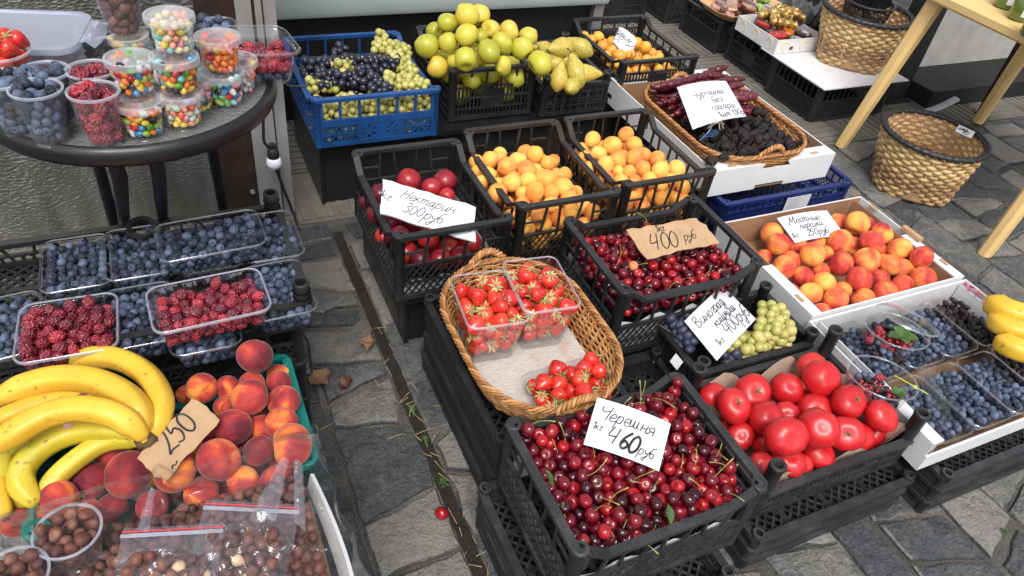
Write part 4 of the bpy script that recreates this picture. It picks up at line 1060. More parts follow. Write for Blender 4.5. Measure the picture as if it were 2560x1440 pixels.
for lst, box, nm, grp, sd in ((A1, (.772, 1.047, 1.378, 1.755), 'apricot crate by the nectarines', 'apricots next to the nectarines', 6), (A2, (1.103, 1.383, 1.40, 1.76), 'apricot crate by the white box', 'apricots next to the churchkhela box', 7)):
    fx = hero('apricot', lst, .305, .024, grp, None, .5, 'orange apricot', nm, 5)
    fill('apricot', 105, .0225, box, .19, lambda x, y: .325+.02*math.sin(9*x), 'orange apricot low in '+nm, grp+', below the top layer', fx, sd, 60)
LOQ = [(1463,92,13,1),(1478,100,13,1),(1497,92,14,1.4),(1505,118,14,1),(1525,125,14,1),(1515,140,13,.6),(1549,140,16,1),(1575,98,13,1.8),(1588,115,15,1.4),(1575,120,12,1),(1612,120,15,1.4),(1580,142,13,.8),(1597,148,12,.6),(1612,150,12,.6),(1629,150,12,.6),(1540,160,12,.2),(1560,158,12,.2),(1646,140,11,.6),(1485,118,12,.6),(1530,104,13,1),(1545,118,12,1),(1632,132,11,.8)]
fx = hero('loquat', LOQ, .325, .017, 'loquats in the back crate', None, .5, 'brown-flecked orange loquat', 'the loquat crate', 6)
fill('loquat', 60, .0175, (1.52, 1.83, 2.125, 2.46), .26, .335, 'orange loquat low in the loquat crate', 'loquats below the top layer', fx, 8)
BOX = [(1930,585,30,1),(1942,620,30,1),(1987,610,28,1),(2050,607,25,1),(2095,607,32,1.8),(2100,555,25,1),(2137,560,31,1.7),(2180,562,23,1),(2215,592,28,1.2),(2170,610,30,1.7),(2140,610,25,1),(2205,618,24,.8),(2252,625,30,1.2),(1915,637,20,.4),(1982,645,26,1),(2025,645,31,1.5),(2060,635,24,1),(2100,660,31,1.5),(2167,652,33,1.6),(2232,665,27,1),(2262,663,28,1),(2305,660,28,1),(2290,674,22,.5),(2220,655,22,.6),(1955,672,30,1),(1920,675,19,.3),(2005,690,27,.8),(2052,672,24,.8),(2060,707,29,1),(2145,707,33,1.1),(2197,695,26,.8),(2107,724,25,.5),(2212,730,31,.8),(2262,722,31,.9),(2310,707,32,.8),(2352,702,24,.2),(1980,730,25,.2),(2020,735,29,.5),(2085,755,33,.8),(2165,752,30,.7),(2057,780,29,.3)]
hero('peach_box', BOX, .190, .030, 'peaches in the white box', None, .5, 'orange and red peach', 'white box', 6, (1.43, 1.94, .912, 1.308))
# cherries: two crates, settled heaps; one mass for what lies below
hc = Heap('cherry')
P, R = pack(375, .0134, .484, .848, .498, .755, lambda x, y: .266+.018*np.clip((y-.47)/.3, 0, 1)+.022*np.clip((x-.6)/.3, 0, 1)*np.clip((y-.55)/.2, 0, 1), 1, 150, top=.10)
hc.add(P, R, 'glossy dark red cherry in the front crate with the white cherry card', 'cherries in the front crate', UP, 1.0, bonus=.5)
P, R = pack(390, .0130, .874, 1.244, 1.022, 1.284, lambda x, y: .268+.012*np.clip((y-1.0)/.3, 0, 1), 2, 150, top=.10)
hc.add(P, R, 'glossy dark red cherry in the crate with the brown cardboard price', 'cherries in the crate under the cardboard price', UP, 1.0)
hc.finish(290, 'cherries', 'dark red cherries lying deeper in the two cherry crates', 'cherries')
for px, py, z, lb in ((1612, 900, .135, 'single orange-red cherry alone on the black mesh beside the strawberry basket'), (1583, 665, .372, 'pale yellow-orange cherry lying among the dark ones by the cardboard price')):
    K['cherry_pale'].spawn(at(px, py, z), rquat((.2, -.6, .6), .1), 1.05, lb)
K['cherry'].spawn(at(1105, 1283, .011), rquat(None), 1.25, 'trampled dark cherry lying in the soil groove of the paving', None, 0)
for px, py, z, lb, a in ((1372, 1195, .352, 'green leaf standing up among the front cherries at the left', .9), (1672, 1283, .345, 'pale green leaf lying flat on the front cherries', .2)):
    mb = MB(); n = 7; vs = []
    for i in range(n):
        t = i/(n-1); w = .009*math.sin(PI*min(.98, t+.02)); vs += [(.038*t-.02, -w, .004*math.sin(t*3)), (.038*t-.02, 0, .004*math.sin(t*3)-.0015), (.038*t-.02, w, .004*math.sin(t*3))]
    mb.add(vs, [(i*3+j, i*3+j+1, i*3+j+4, i*3+j+3) for i in range(n-1) for j in (0, 1)]); o = mb.build('leaf', FM['leaf'], None, True, 180)
    o.location = at(px, py, z); o.rotation_euler = (.5, -.9*a, 1.0+a); tag(o, lb, 'leaf')

# grape bunches: each a thing with its stalk and berries
def bunch(key, c, axis, L, Rm, n, label, group, seed, flat=.6, box=None, gs=1.0):
    rs = np.random.RandomState(seed); r = thing('grape_bunch', label, 'grapes', c, group); ax = Vector(axis).normalized(); sd = ax.cross(Vector((0, 0, 1))).normalized(); up = sd.cross(ax)
    if up.z < 0: up = -up
    pts = []; rb = K[key].R*gs; n = int(n*1.25); Rm = Rm*1.05
    for _ in range(n*90):
        if len(pts) >= n: break
        t = rs.rand(); a = rs.rand()*6.28; q = math.sqrt(rs.rand())*Rm*(1-.55*t); p = ax*(t-.5)*L+sd*q*math.cos(a)+up*(q*math.sin(a)*flat)
        w_ = p+Vector(c)
        if box and not (box[0]+rb < w_.x < box[1]-rb and box[2]+rb < w_.y < box[3]-rb and w_.z > box[4]+rb): continue
        if all((p-o_).length > 1.50*rb for o_ in pts): pts.append(p)
    st = MB(); st.tube([ax*(-.62*L)+up*.008, ax*(-.5*L), ax*.1*L, ax*.45*L], [.0022, .0018, .0014, .0008], 6)
    for p in pts[::2]: st.tube([ax*(ax.dot(p)*.9), p*.75], [.001, .0006], 4)
    st.build('stalk', FM['twig'], r, True)
    me = K[key].var[0][0]
    for p in pts:
        o = bpy.data.objects.new('berry', me); COL.objects.link(o); o.parent = r; o.location = p; o.rotation_mode = 'QUATERNION'; o.rotation_quaternion = rquat((p-ax*ax.dot(p)+ax*.3*rb) if p.length > 1e-4 else UP, .4)
        o.scale = (rs.uniform(.88, 1.1)*gs,)*3
    return r
GBX = (.386, .763, 2.012, 2.446, .245)
gd, gg = 'dark grape bunches in the blue crate', 'green grape bunches in the blue crate'
for i, (key, px, py, z, ax, L, Rm, n, lb) in enumerate([
    ('grape_dark', 775, 165, .395, (1, .2, 0), .15, .045, 44, 'dark blue grape bunch at the left side of the blue crate'),
    ('grape_dark', 850, 140, .405, (.3, 1, .2), .10, .03, 22, 'small dark grape bunch against the rear wall of the blue crate'),
    ('grape_dark', 865, 200, .39, (1, -.3, 0), .17, .042, 44, 'dark grape bunch across the middle of the blue crate'),
    ('grape_dark', 945, 160, .41, (1, .1, 0), .15, .04, 40, 'dark grape bunch between the two yellow-green bunches'),
    ('grape_dark', 930, 205, .40, (.6, -1, 0), .13, .04, 36, 'dark grape bunch at the front centre of the blue crate'),
    ('grape_green', 880, 160, .40, (1, .3, 0), .11, .036, 28, 'yellow-green grape bunch in the middle of the dark bunches'),
    ('grape_green', 955, 105, .425, (.2, 1, .5), .085, .032, 26, 'green grape bunch hanging on the rear corner of the blue crate'),
    ('grape_green', 1000, 122, .42, (.3, -1, .2), .09, .03, 26, 'green grape bunch on the right rim of the blue crate below the corner'),
    ('grape_green', 1010, 165, .40, (.2, -1, -.1), .13, .04, 40, 'pale green grape bunch along the right side of the blue crate'),
    ('grape_green', 1015, 210, .385, (1, -.4, 0), .13, .045, 40, 'pale green grape bunch in the front right corner of the blue crate'),
    ('grape_green', 780, 215, .375, (1, -.2, 0), .13, .042, 38, 'green grape bunch with bare brown stalks at the front left of the blue crate')]):
    bunch(key, at(px, py, z), ax, L, Rm, n, lb, gd if key == 'grape_dark' else gg, i, .6, GBX if i not in (6, 7) else None)
for i, x in enumerate((.45, .545, .64, .715)):
    bunch('grape_green', (x, 2.062, .325), (1, .1, 0), .13, .055, 52, f'pale green grape bunch behind the front panel of the blue crate, {ORD[i]} from the left', 'green grapes behind the blue front panel', 20+i, 1.0, GBX)
    bunch('grape_green', (x, 2.055, .275), (1, -.1, 0), .13, .05, 44, f'yellowish grape bunch at the bottom of the blue crate, {ORD[i]} from the left', 'green grapes behind the blue front panel', 30+i, .8, GBX)
bunch('grape_dark', (.57, 2.22, .34), (1, .5, 0), .28, .10, 80, 'deep layer of dark grapes under the top bunches of the blue crate', gd, 40, .5, GBX)
bunch('grape_green', (.60, 2.14, .335), (1, .0, 0), .28, .09, 80, 'deep layer of green grapes under the top bunches of the blue crate', gg, 41, .5, GBX)
for i, (key, px, py, z, ax, L, Rm, n, lb) in enumerate([
    ('grape_blue', 1690, 840, .235, (.4, -1, 0), .10, .044, 44, 'dusty blue grape bunch left of the grape price card'),
    ('grape_blue', 1720, 800, .225, (.5, 1, 0), .09, .04, 26, 'dusty blue grape bunch behind the grape price card'),
    ('grape_blue', 1835, 895, .235, (1, .3, 0), .055, .022, 9, 'few dark grapes in the front of the small grape tray'),
    ('grape_green', 1935, 812, .245, (.7, 1, 0), .14, .055, 64, 'yellow-green grape bunch right of the grape price card'),
    ('grape_green', 1890, 860, .23, (1, .2, 0), .12, .04, 40, 'green grape bunch along the front of the small grape tray'),
    ('grape_green', 1840, 850, .215, (1, -.3, 0), .12, .045, 40, 'green grape bunch partly under the grape price card')]):
    bunch(key, at(px, py, z), ax, L, Rm, n, lb, 'grape bunches in the small tray', 50+i, .6, (1.008, 1.357, .844, 1.044, .132), 1.2 if key == 'grape_green' else 1.0)

# ------------------------------------------------------------------ price cards
def quad(label, TL, TR, BL, zs, lines, **kw):
    return card(label, (at(*TL, zs[0]), at(*TR, zs[1]), at(*BL, zs[2])), lines, **kw)
quad('white card on the front cherries, handwritten with 1 kg 460 roubles', (1497,990), (1682,1056), (1462,1108), (.405,.385,.365), [('Черешня', .07, .40, .155, 1), ('1кг', .03, .64, .09, .8), ('4', .24, .82, .22, 1.2), ('60', .40, .86, .22, 2.4), ('руб', .66, .84, .125, .9)], bend=.012)
quad('brown cardboard card on the cherries, handwritten 1 kg 400 roubles', (1562,577), (1740,543), (1618,643), (.40,.40,.372), [('1кг.', .38, .26, .14, 1), ('400', .22, .82, .33, 1.4), ('руб', .68, .70, .17, 1)], mat=CARDB, th=.003, jag=.0025)
quad('white diamond-turned card on the grapes reading 1 kg 400 roubles', (1715,797), (1810,708), (1797,890), (.285,.290,.262), [('Виноград', .06, .32, .135, 1), ('кишмиш', .25, .56, .12, 1), ('1кг', .04, .86, .09, .8), ('400руб', .28, .84, .17, 1.1)], bend=.010)
quad('white card in the peach box reading local peaches 250 roubles', (1945,541), (2070,522), (1990,604), (.275,.285,.25), [('Местные', .14, .34, .15, 1), ('персики', .28, .57, .13, 1), ('1кг', .06, .84, .10, .9), ('250руб', .34, .86, .14, 1)], bend=.008)
quad('long torn white card on the nectarines reading 300 roubles', (958,448), (1187,517), (953,529), (.400,.385,.372), [('1кг.', .03, .58, .15, .8), ('Нектарин', .25, .40, .165, .8), ('300руб', .34, .80, .18, .9)], th=.004, jag=.0016)
quad('white card on the churchkhela reading without sugar', (1695,212), (1818,197), (1735,305), (.412,.412,.378), [('чурчхела', .12, .36, .09, .8), ('без', .36, .55, .09, .8), ('сахара', .24, .74, .09, .8), ('1шт 130р', .26, .93, .075, .85)], bend=.010, pen=.0013)
quad('small white card standing in the loquats', (1550,62), (1592,95), (1546,98), (.40,.385,.375), [('мушмула', .08, .45, .22, 1), ('250', .25, .85, .25, 1)], bend=.01)
quad('white torn paper scrap hanging on the side of the small grape tray', (1690,883), (1708,905), (1675,903), (.225,.22,.205), [])
# ------------------------------------------------------------------ punnets, cups and what is in them
def rrect(w, d, r, n=6):
    out = []; r = min(r, w/2-.001, d/2-.001)
    for cx, cy, a0 in ((w/2-r, d/2-r, 0), (-w/2+r, d/2-r, PI/2), (-w/2+r, -d/2+r, PI), (w/2-r, -d/2+r, 1.5*PI)):
        for k in range(n+1): a = a0+PI/2*k/n; out.append((cx+r*math.cos(a), cy+r*math.sin(a)))
    return out

def punnet(label, c, w, d, h, rz=0, tilt=(0, 0), mat=None, rim=None, ribs=0, group=None, cr=.022, taper=.84, name='clear_punnet', cat='punnet'):
    r = thing(name, label, cat, c, group, rz); r.rotation_euler = (tilt[0], tilt[1], rz)
    n = 6 if not ribs else ribs; mb = MB(); rings = []
    for k, (s, z) in enumerate(((taper*.93, .0005), (taper, .005), (taper+(1-taper)*.5, h*.5), (.985, h*.93), (1, h-.004), (1, h-.001))):
        ring = []
        for j, (x, y) in enumerate(rrect(w*s, d*s, cr*s, 6)): ring.append((x, y, z))
        if ribs:   # pressed ribs down the walls
            big = []
            for j in range(len(ring)):
                a, b = Vector(ring[j]), Vector(ring[(j+1) % len(ring)]); m = max(1, int((b-a).length/.0035))
                for q in range(m):
                    p = a+(b-a)*q/m; wv = .0009*math.sin(len(big)*PI*.5)*(1 if 0 < k < 4 else 0); f = 1+wv/max(.02, math.hypot(p.x, p.y)); big.append((p.x*f, p.y*f, p.z))
            ring = big if not rings or True else ring
        rings.append(ring)
    m = min(len(q) for q in rings)
    if any(len(q) != m for q in rings):
        rings = [[q[int(i*len(q)/m)] for i in range(m)] for q in rings]
    mb.loft(rings, True, True, False); mb.build('punnet_body', mat or CLEAR, r, True, 50)
    mb = MB(); a, b = rrect(w, d, cr, 6), rrect(w+.008, d+.008, cr+.004, 6)
    mb.loft([[(x, y, h-.001) for x, y in a], [(x*.6+X*.4, y*.6+Y*.4, h+.0016) for (x, y), (X, Y) in zip(a, b)], [(X, Y, h) for X, Y in b], [(X*1.0, Y*1.0, h-.004) for X, Y in b]])
    mb.build('punnet_rim', rim if rim not in (None, CLEAR) else RIMC, r, True, 60)
    return r

def local_pack(n, rr, w, d, depth_, taper, seed, mound=0., its=110):
    """settled heap in a tapered box, local coordinates"""
    def floor(x, y): return np.zeros_like(x)+.004
    def inside(P, rad):
        s = taper+(1-taper)*np.clip(P[:, 2]/depth_, 0, 1); P[:, 0] = np.clip(P[:, 0], -w/2*s+rad, w/2*s-rad); P[:, 1] = np.clip(P[:, 1], -d/2*s+rad, d/2*s-rad)
        e = (np.abs(P[:, 0])/(w/2*s))**4+(np.abs(P[:, 1])/(d/2*s))**4; k = e > .95
        P[k, 0] *= .985; P[k, 1] *= .985
    P, R = pack(n, rr, -w/2, w/2, -d/2, d/2, floor, seed, its, inside, None, depth_*1.6)
    if mound: P[:, 2] += mound*(1-(P[:, 0]/(w/2))**2)*(1-(P[:, 1]/(d/2))**2)*(P[:, 2]/depth_)
    return P, R

def place(P, c, rz=0, flip=0, tilt=(0, 0)):
    P = P.copy()
    if flip & 1: P[:, 0] *= -1
    if flip & 2: P[:, 1] *= -1
    M = np.array(Euler((tilt[0], tilt[1], rz)).to_matrix()); return P@M.T+np.array(c)

HB, HR, HM, HS, HN, HJ = Heap('blueberry'), Heap('raspberry'), Heap('blackberry'), Heap('strawberry'), Heap('hazelnut'), Heap('jelly_bean')
BT = [local_pack(168, .0090, .112, .158, .05, .86, s) for s in (1, 2)]
BTL = [local_pack(165, .0092, .19, .112, .05, .86, s) for s in (3, 4)]
RT = local_pack(96, .0108, .19, .112, .05, .86, 5); RT2 = local_pack(100, .0108, .145, .14, .05, .86, 6)
MT_ = local_pack(150, .0078, .112, .17, .04, .86, 7, 0, 80)
BLB = 'dusky blue blueberry in a clear punnet'

# ---- berry tray on the left
crate('wide black tray with tall hollow corner posts holding punnets of blueberries and raspberries', (-.440, .186, 1.130, 1.490, .352, .462), BLACK, dict(all='lattice'), None, None, .066, .0175, True)
mb = MB(); mb.lathe([(.018, 0), (.030, .002), (.031, .012), (.029, .016), (.020, .015), (.018, .006), (.018, 0)], 24); o = mb.build('tray_handle', BLACK, [q for q in bpy.data.objects if q.name.startswith('plastic_crate')][-1], True, 60); o.location = (.020, .155, .060); o.rotation_euler = (.25, 0, 0)
for k, (z0, z1) in enumerate(((0, .115), (.117, .232), (.234, .350))):
    crate(f'black lattice crate under the berry tray, {ORD[2-k]} from the top', (-.43, .165, 1.145, 1.485, z0, z1), BLACK, dict(all='lattice'), 'crates stacked under the berry tray')
def berries(c, rz, heap, T, flip, label, group, tilt=(0, 0)): heap.add(place(T[0], c, rz, flip, tilt), T[1], label, group)
ZB = .360
for i, (px, py, z, w, d, rz, T, fl, lb) in enumerate([
    (190, 655, .422, .122, .168, .0, BT[0], 0, 'clear punnet of blueberries, rear left of the black berry tray'),
    (343, 628, .422, .122, .168, .0, BT[1], 1, 'clear punnet of blueberries, second in the rear row of the berry tray'),
    (520, 612, .418, .122, .168, .0, BT[0], 2, 'clear punnet of blueberries mostly under the raised blueberry punnet'),
    (672, 588, .422, .122, .168, .0, BT[1], 3, 'clear punnet of blueberries in the rear right corner of the berry tray'),
    (352, 785, .422, .122, .168, .0, BT[1], 2, 'clear punnet of blueberries between the two raspberry punnets'),
    (694, 722, .418, .122, .168, .03, BT[0], 1, 'clear punnet of blueberries in the front right corner of the berry tray'),
    (505, 800, .415, .122, .168, .0, BT[0], 0, 'clear punnet of blueberries hidden under the raised raspberry punnet'),
    (10, 815, .425, .122, .168, .1, BT[1], 1, 'clear punnet of blueberries at the left end of the berry tray')]):
    p = at(px, py, z); c = (p.x, p.y, z-.058); punnet(lb, c, w, d, .058, rz, (0, 0), None, None, 0, 'clear punnets of blueberries in the berry tray')
    berries(c, rz, HB, T, fl, BLB+' on the black berry tray', 'blueberries in the black berry tray')
p = at(527, 585, .482); punnet('clear punnet of blueberries raised on top of two others', (p.x, p.y, .424), .200, .122, .058, .03, (.02, -.02), None, None, 0, 'clear punnets of blueberries in the berry tray')
berries((p.x, p.y, .425), .03, HB, BTL[0], 0, BLB+' on the black berry tray', 'blueberries in the black berry tray', (.02, -.02))
p = at(522, 745, .482); punnet('milky punnet of raspberries standing on the blueberry punnets', (p.x, p.y, .418), .200, .122, .064, .05, (.03, .0), CLEAR, RIMM, 40, 'punnets of raspberries in the berry tray')
berries((p.x, p.y, .424), .05, HR, RT, 0, 'ripe red raspberry in the raised punnet', 'raspberries in the raised punnet', (.03, 0))
p = at(170, 815, .455); punnet('milky punnet of dark raspberries at the front left of the tray', (p.x, p.y, .393), .155, .150, .062, -.04, (0, .0), CLEAR, RIMM, 40, 'punnets of raspberries in the berry tray')
berries((p.x, p.y, .400), -.04, HR, RT2, 0, 'dark red raspberry in the front left punnet', 'raspberries in the front left punnet')

# ---- strawberry basket
def weave(path, z0, z1, rows, flare, r, amp, waves, mat_name, parent, name='woven_wall', flat=1.0, n=6, twist=True, mat=None):
    """horizontal rods woven in and out round a closed outline"""
    N = len(path); C = np.array(path); nx = np.roll(C, -1, 0)-np.roll(C, 1, 0); nrm = np.stack([nx[:, 1], -nx[:, 0]], 1); nrm /= np.linalg.norm(nrm, axis=1)[:, None]
    arc = np.concatenate([[0], np.cumsum(np.linalg.norm(np.roll(C, -1, 0)-C, axis=1))])[:-1]; tot = arc[-1]+np.linalg.norm(C[0]-C[-1])
    mb = MB()
    for k in range(rows):
        t = k/(rows-1); z = z0+(z1-z0)*t; f = flare*t
        ph = arc/tot*2*PI*waves+(PI if k % 2 else 0); off = f+amp*np.sin(ph)
        mb.tube([(C[i, 0]+nrm[i, 0]*off[i], C[i, 1]+nrm[i, 1]*off[i], z+.0012*math.sin(i*1.7+k)) for i in range(N)], r, n, True, False, flat, (0, 0, 1))
    for q in range(waves*2):   # upright stakes
        j = int((q+.5)/(waves*2)*N) % N; mb.tube([(C[j, 0], C[j, 1], z0-.002), (C[j, 0]+nrm[j, 0]*flare, C[j, 1]+nrm[j, 1]*flare, z1+.004)], r*.95, 5)
    mb.build(name, mat, parent, True, 180)
    if twist:
        m2 = MB()
        for s in range(4):
            ph = arc/tot*2*PI*round(tot/.045)+s*PI/2
            m2.tube([(C[i, 0]+nrm[i, 0]*(flare+.0055*math.cos(ph[i])), C[i, 1]+nrm[i, 1]*(flare+.0055*math.cos(ph[i])), z1+.008+.0055*math.sin(ph[i])) for i in range(N)], r*1.15, n, True, False)
        m2.build('braided_rim', mat, parent, True, 180)

def dense(pts, step):
    out = []
    for i in range(len(pts)):
        a, b = np.array(pts[i]), np.array(pts[(i+1) % len(pts)]); m = max(1, round(np.linalg.norm(b-a)/step))
        for k in range(m): out.append(a+(b-a)*k/m)
    return out

def braid(a, b, rise, mat, parent, name='rope_handle', r=.0042, out=(0, 0, 0), turns=9):
    a, b, o = Vector(a), Vector(b), Vector(out); mb = MB(); n = 60
    for s in range(3):
        pts = []
        for i in range(n+1):
            t = i/n; c = a.lerp(b, t)+Vector((0, 0, rise))*math.sin(PI*t)**.8+o*math.sin(PI*t); ph = t*2*PI*turns+s*2*PI/3
            d = (b-a).normalized(); u = d.cross(Vector((0, 0, 1))).normalized(); w_ = d*math.cos(PI*t)+Vector((0, 0, 1))*-0
            nrm = (Vector((0, 0, 1))*math.sin(PI*t)-d*math.cos(PI*t)).normalized(); pts.append(c+u*(r*.9*math.cos(ph))+nrm*(r*.9*math.sin(ph)))
        mb.tube(pts, r*.75, 6)
    mb.build(name, mat, parent, True, 180)

def willow(name, stops, rough=.5):
    b = NB(name); r = b.new('ShaderNodeNewGeometry').outputs['Random Per Island']; v = b.obj(); f = b.math('ADD', b.math('MULTIPLY', r, .55), b.math('MULTIPLY', b.noise(v, 55, 4), .45))
    b.P(Base_Color=b.ramp(f, stops), Roughness=rough); b.bump(b.noise(v, 420, 3), .35, .0008); return b.m
WIL = willow('honey_willow', [(.25, (.27, .11, .034)), (.5, (.44, .20, .062)), (.75, (.58, .32, .12))])
BAM = willow('bamboo_strip', [(.25, (.30, .165, .08)), (.48, (.46, .275, .125)), (.70, (.66, .46, .21))])
def tray_basket(label, cx, cy, hw, hd, cr, z0, z1, flare, handles, board):
    r = thing('wicker_basket', label, 'basket', (cx, cy, z0)); h = z1-z0
    weave(dense(rrect(hw*2-flare*2, hd*2-flare*2, cr, 8), .009), .004, h-.012, max(6, round(h/.0064)), flare, .0027, .0026, 24, '', r, mat=WIL)
    for s in handles: braid((-.048, s*(hd-.004), h-.01), (.048, s*(hd-.004), h-.01), .030 if s > 0 else .042, WIL, r, 'rope_handle', .0058, (0, s*.012, 0), 4)
    mb = MB(); q = rrect(hw*2-flare*2-.012, hd*2-flare*2-.012, cr, 8); mb.loft([[(x, y, .002) for x, y in q], [(x, y, .007) for x, y in q]], True, True, True); mb.build('base_board', board, r)
    return r
b = NB('bleached_board'); v = b.obj(None, (3, 22, 1)); n = b.noise(v, 14, 4); n2 = b.noise(b.obj(), 16, 4); st = b.ramp(n2, [(.60, (0, 0, 0)), (.70, (1, 1, 1))])
b.P(Base_Color=b.mix(b.math('MULTIPLY', st, .5), b.ramp(n, [(.3, (.42, .38, .34)), (.7, (.62, .58, .53))]), (.48, .26, .16)), Roughness=.7); BOARD = b.m
tray_basket('oblong honey-coloured wicker basket holding three punnets of strawberries', .628, 1.012, .166, .240, .135, .252, .335, .030, (1, -1), BOARD)
ST1 = local_pack(50, .0176, .124, .160, .088, .80, 11, .014); ST2 = local_pack(24, .0165, .176, .110, .045, .88, 12, .008)
SU = dict(up=(0, -.2, .6), jit=1.5)
for i, (px, py, z, w, d, h, rz, fl, lb) in enumerate([(1222, 745, .392, .130, .168, .100, -.10, 0, 'deep ribbed punnet of strawberries, the left one of the pair'), (1352, 708, .400, .128, .172, .105, -.10, 1, 'deep ribbed punnet of strawberries, the right one of the pair')]):
    p = at(px, py, z); c = (p.x, p.y, .262 if i == 0 else .263); h = z-c[2]; punnet(lb, c, w, d, h, rz, (0, 0), CLEAR, RIMM, 12, 'punnets of strawberries in the basket', .018, .78)
    HS.add(place(ST1[0], (c[0], c[1], c[2]+.016), rz, fl), ST1[1], 'red strawberry with green calyx in the '+('left' if i == 0 else 'right')+' deep punnet', 'strawberries in the '+('left' if i == 0 else 'right')+' deep punnet', **SU)
p = at(1425, 965, .300); punnet('shallow clear punnet of strawberries at the front end of the basket', (p.x, p.y, .260), .185, .115, .044, .02, (0, 0), CLEAR, CLEAR, 0, 'punnets of strawberries in the basket')
HS.add(place(ST2[0], (p.x, p.y, .265), .02), ST2[1], 'red strawberry in the shallow punnet behind the front cherries', 'strawberries in the shallow punnet', **SU)

# ---- churchkhela basket
tray_basket('wicker basket of purple churchkhela and black dried fruit in the white box', 1.725, 1.775, .212, .268, .10, .214, .330, .034, (1, -1), CARDIN)
for k in range(26):
    row = k//9; y = 2.000-(k % 9)*.026-.008*row; z = .318+.020*row+.007*math.sin(k*2.1); L = RNG.uniform(.28, .35); mb = MB(); pts = []; rr = []; n = 60; ph = RNG.random()*6; kk = RNG.uniform(10, 13)
    for i in range(n+1):
        t = i/n; pts.append((L*(t-.5), .012*math.sin(t*6+ph)+.003*math.sin(t*31+ph), .010*math.sin(t*3.3+ph*2)+.006*t)); rr.append(.0040+(.0065+.0050*abs(math.sin(t*kk*PI+ph))**.7+.002*math.sin(i*2.3+k))*min(1, 9*t+.15, 9*(1-t)+.1))
    mb.tube(pts, rr, 10); o = mb.build('churchkhela', FM['churchkhela'], None, True, 180); o.location = (1.715+RNG.uniform(-.02, .03), y, z); o.rotation_euler = (0, RNG.uniform(-.05, .05), RNG.uniform(-.02, .16))
    tag(o, 'lumpy dark red churchkhela stick lying across the rear of the wicker basket', 'churchkhela', 'churchkhela sticks in the basket')
P, R = pack(84, .0205, 1.545, 1.925, 1.535, 1.79, lambda x, y: .258+.045*np.exp(-((x-1.78)/.13)**2-((y-1.68)/.11)**2), 21, 110, top=.1)
for p, r_ in zip(P, R): K['prune'].spawn(p, None, r_/K['prune'].R, 'black wrinkled dried persimmon in the front of the wicker basket', 'dried persimmons in the basket')
for px, py, z in ((1778, 402, .318), (1810, 392, .322), (2010, 355, .315)): K['prune'].spawn(at(px, py, z), None, 1.0, 'black dried persimmon spilling over the rim of the wicker basket', 'dried persimmons on the rim')
STRG = plain('cream_string', (.58, .50, .38), .8, .2, 80); mb = MB(); k0 = at(1790, 308, .375)
for i in range(10):
    a = i*.63; e = k0+Vector((math.cos(a)*RNG.uniform(.02, .09), math.sin(a)*RNG.uniform(.02, .08), RNG.uniform(-.02, .025))); mb.tube([k0, k0.lerp(e, .5)+Vector((0, 0, .012)), e], .0008, 4)
o = mb.build('string', STRG, None, True); tag(o, 'knotted cream string tying the black dried fruit', 'string')
mb = MB(); BS = plain('blue_string', (.05, .14, .36), .7, .2, 80)
for i in range(4): a = at(1748+i*4, 352-i*4, .345); mb.tube([a, a+Vector((.03, .012, .006+i*.002)), a+Vector((.075, .02, -.004))], .0012, 4)
tag(mb.build('string', BS, None, True), 'blue string loop beside the white churchkhela card', 'string')

# ---- berry box at the right
p4 = [(1.605, .578, 'clear punnet of blueberries, second in the front row of the berry box', BT[0], HB, 0), (1.735, .578, 'clear punnet of blueberries, third in the front row of the berry box', BT[1], HB, 1), (1.472, .578, 'clear punnet of blueberries at the front left corner of the berry box', BT[1], HB, 3), (1.472, .775, 'clear punnet of blueberries in the rear left corner of the berry box', BT[1], HB, 2), (1.600, .775, 'clear punnet of blueberries under the bowl with the open lid', BT[0], HB, 3),
      (1.728, .775, 'clear punnet of blueberries between the open-lidded bowl and the mulberries', BT[0], HB, 1), (1.860, .775, 'clear punnet of black mulberries behind the right-hand bananas', MT_, HM, 0), (1.866, .578, 'clear punnet of black mulberries at the right edge', MT_, HM, 1)]
for px, py, lb, T, hp, fl in p4:
    c = (px, py, .172); punnet(lb, c, .124, .182, .060, .0, (0, 0), CLEAR, CLEAR, 0, 'clear punnets in the berry box')
    if hp is HB: berries(c, 0, HB, T, fl, BLB+' in the white box at the right', 'blueberries in the white berry box')
    else: berries((c[0], c[1], c[2]+.012), 0, HM, T, fl, 'black mulberry in a clear punnet in the white box', 'mulberries in the berry box')
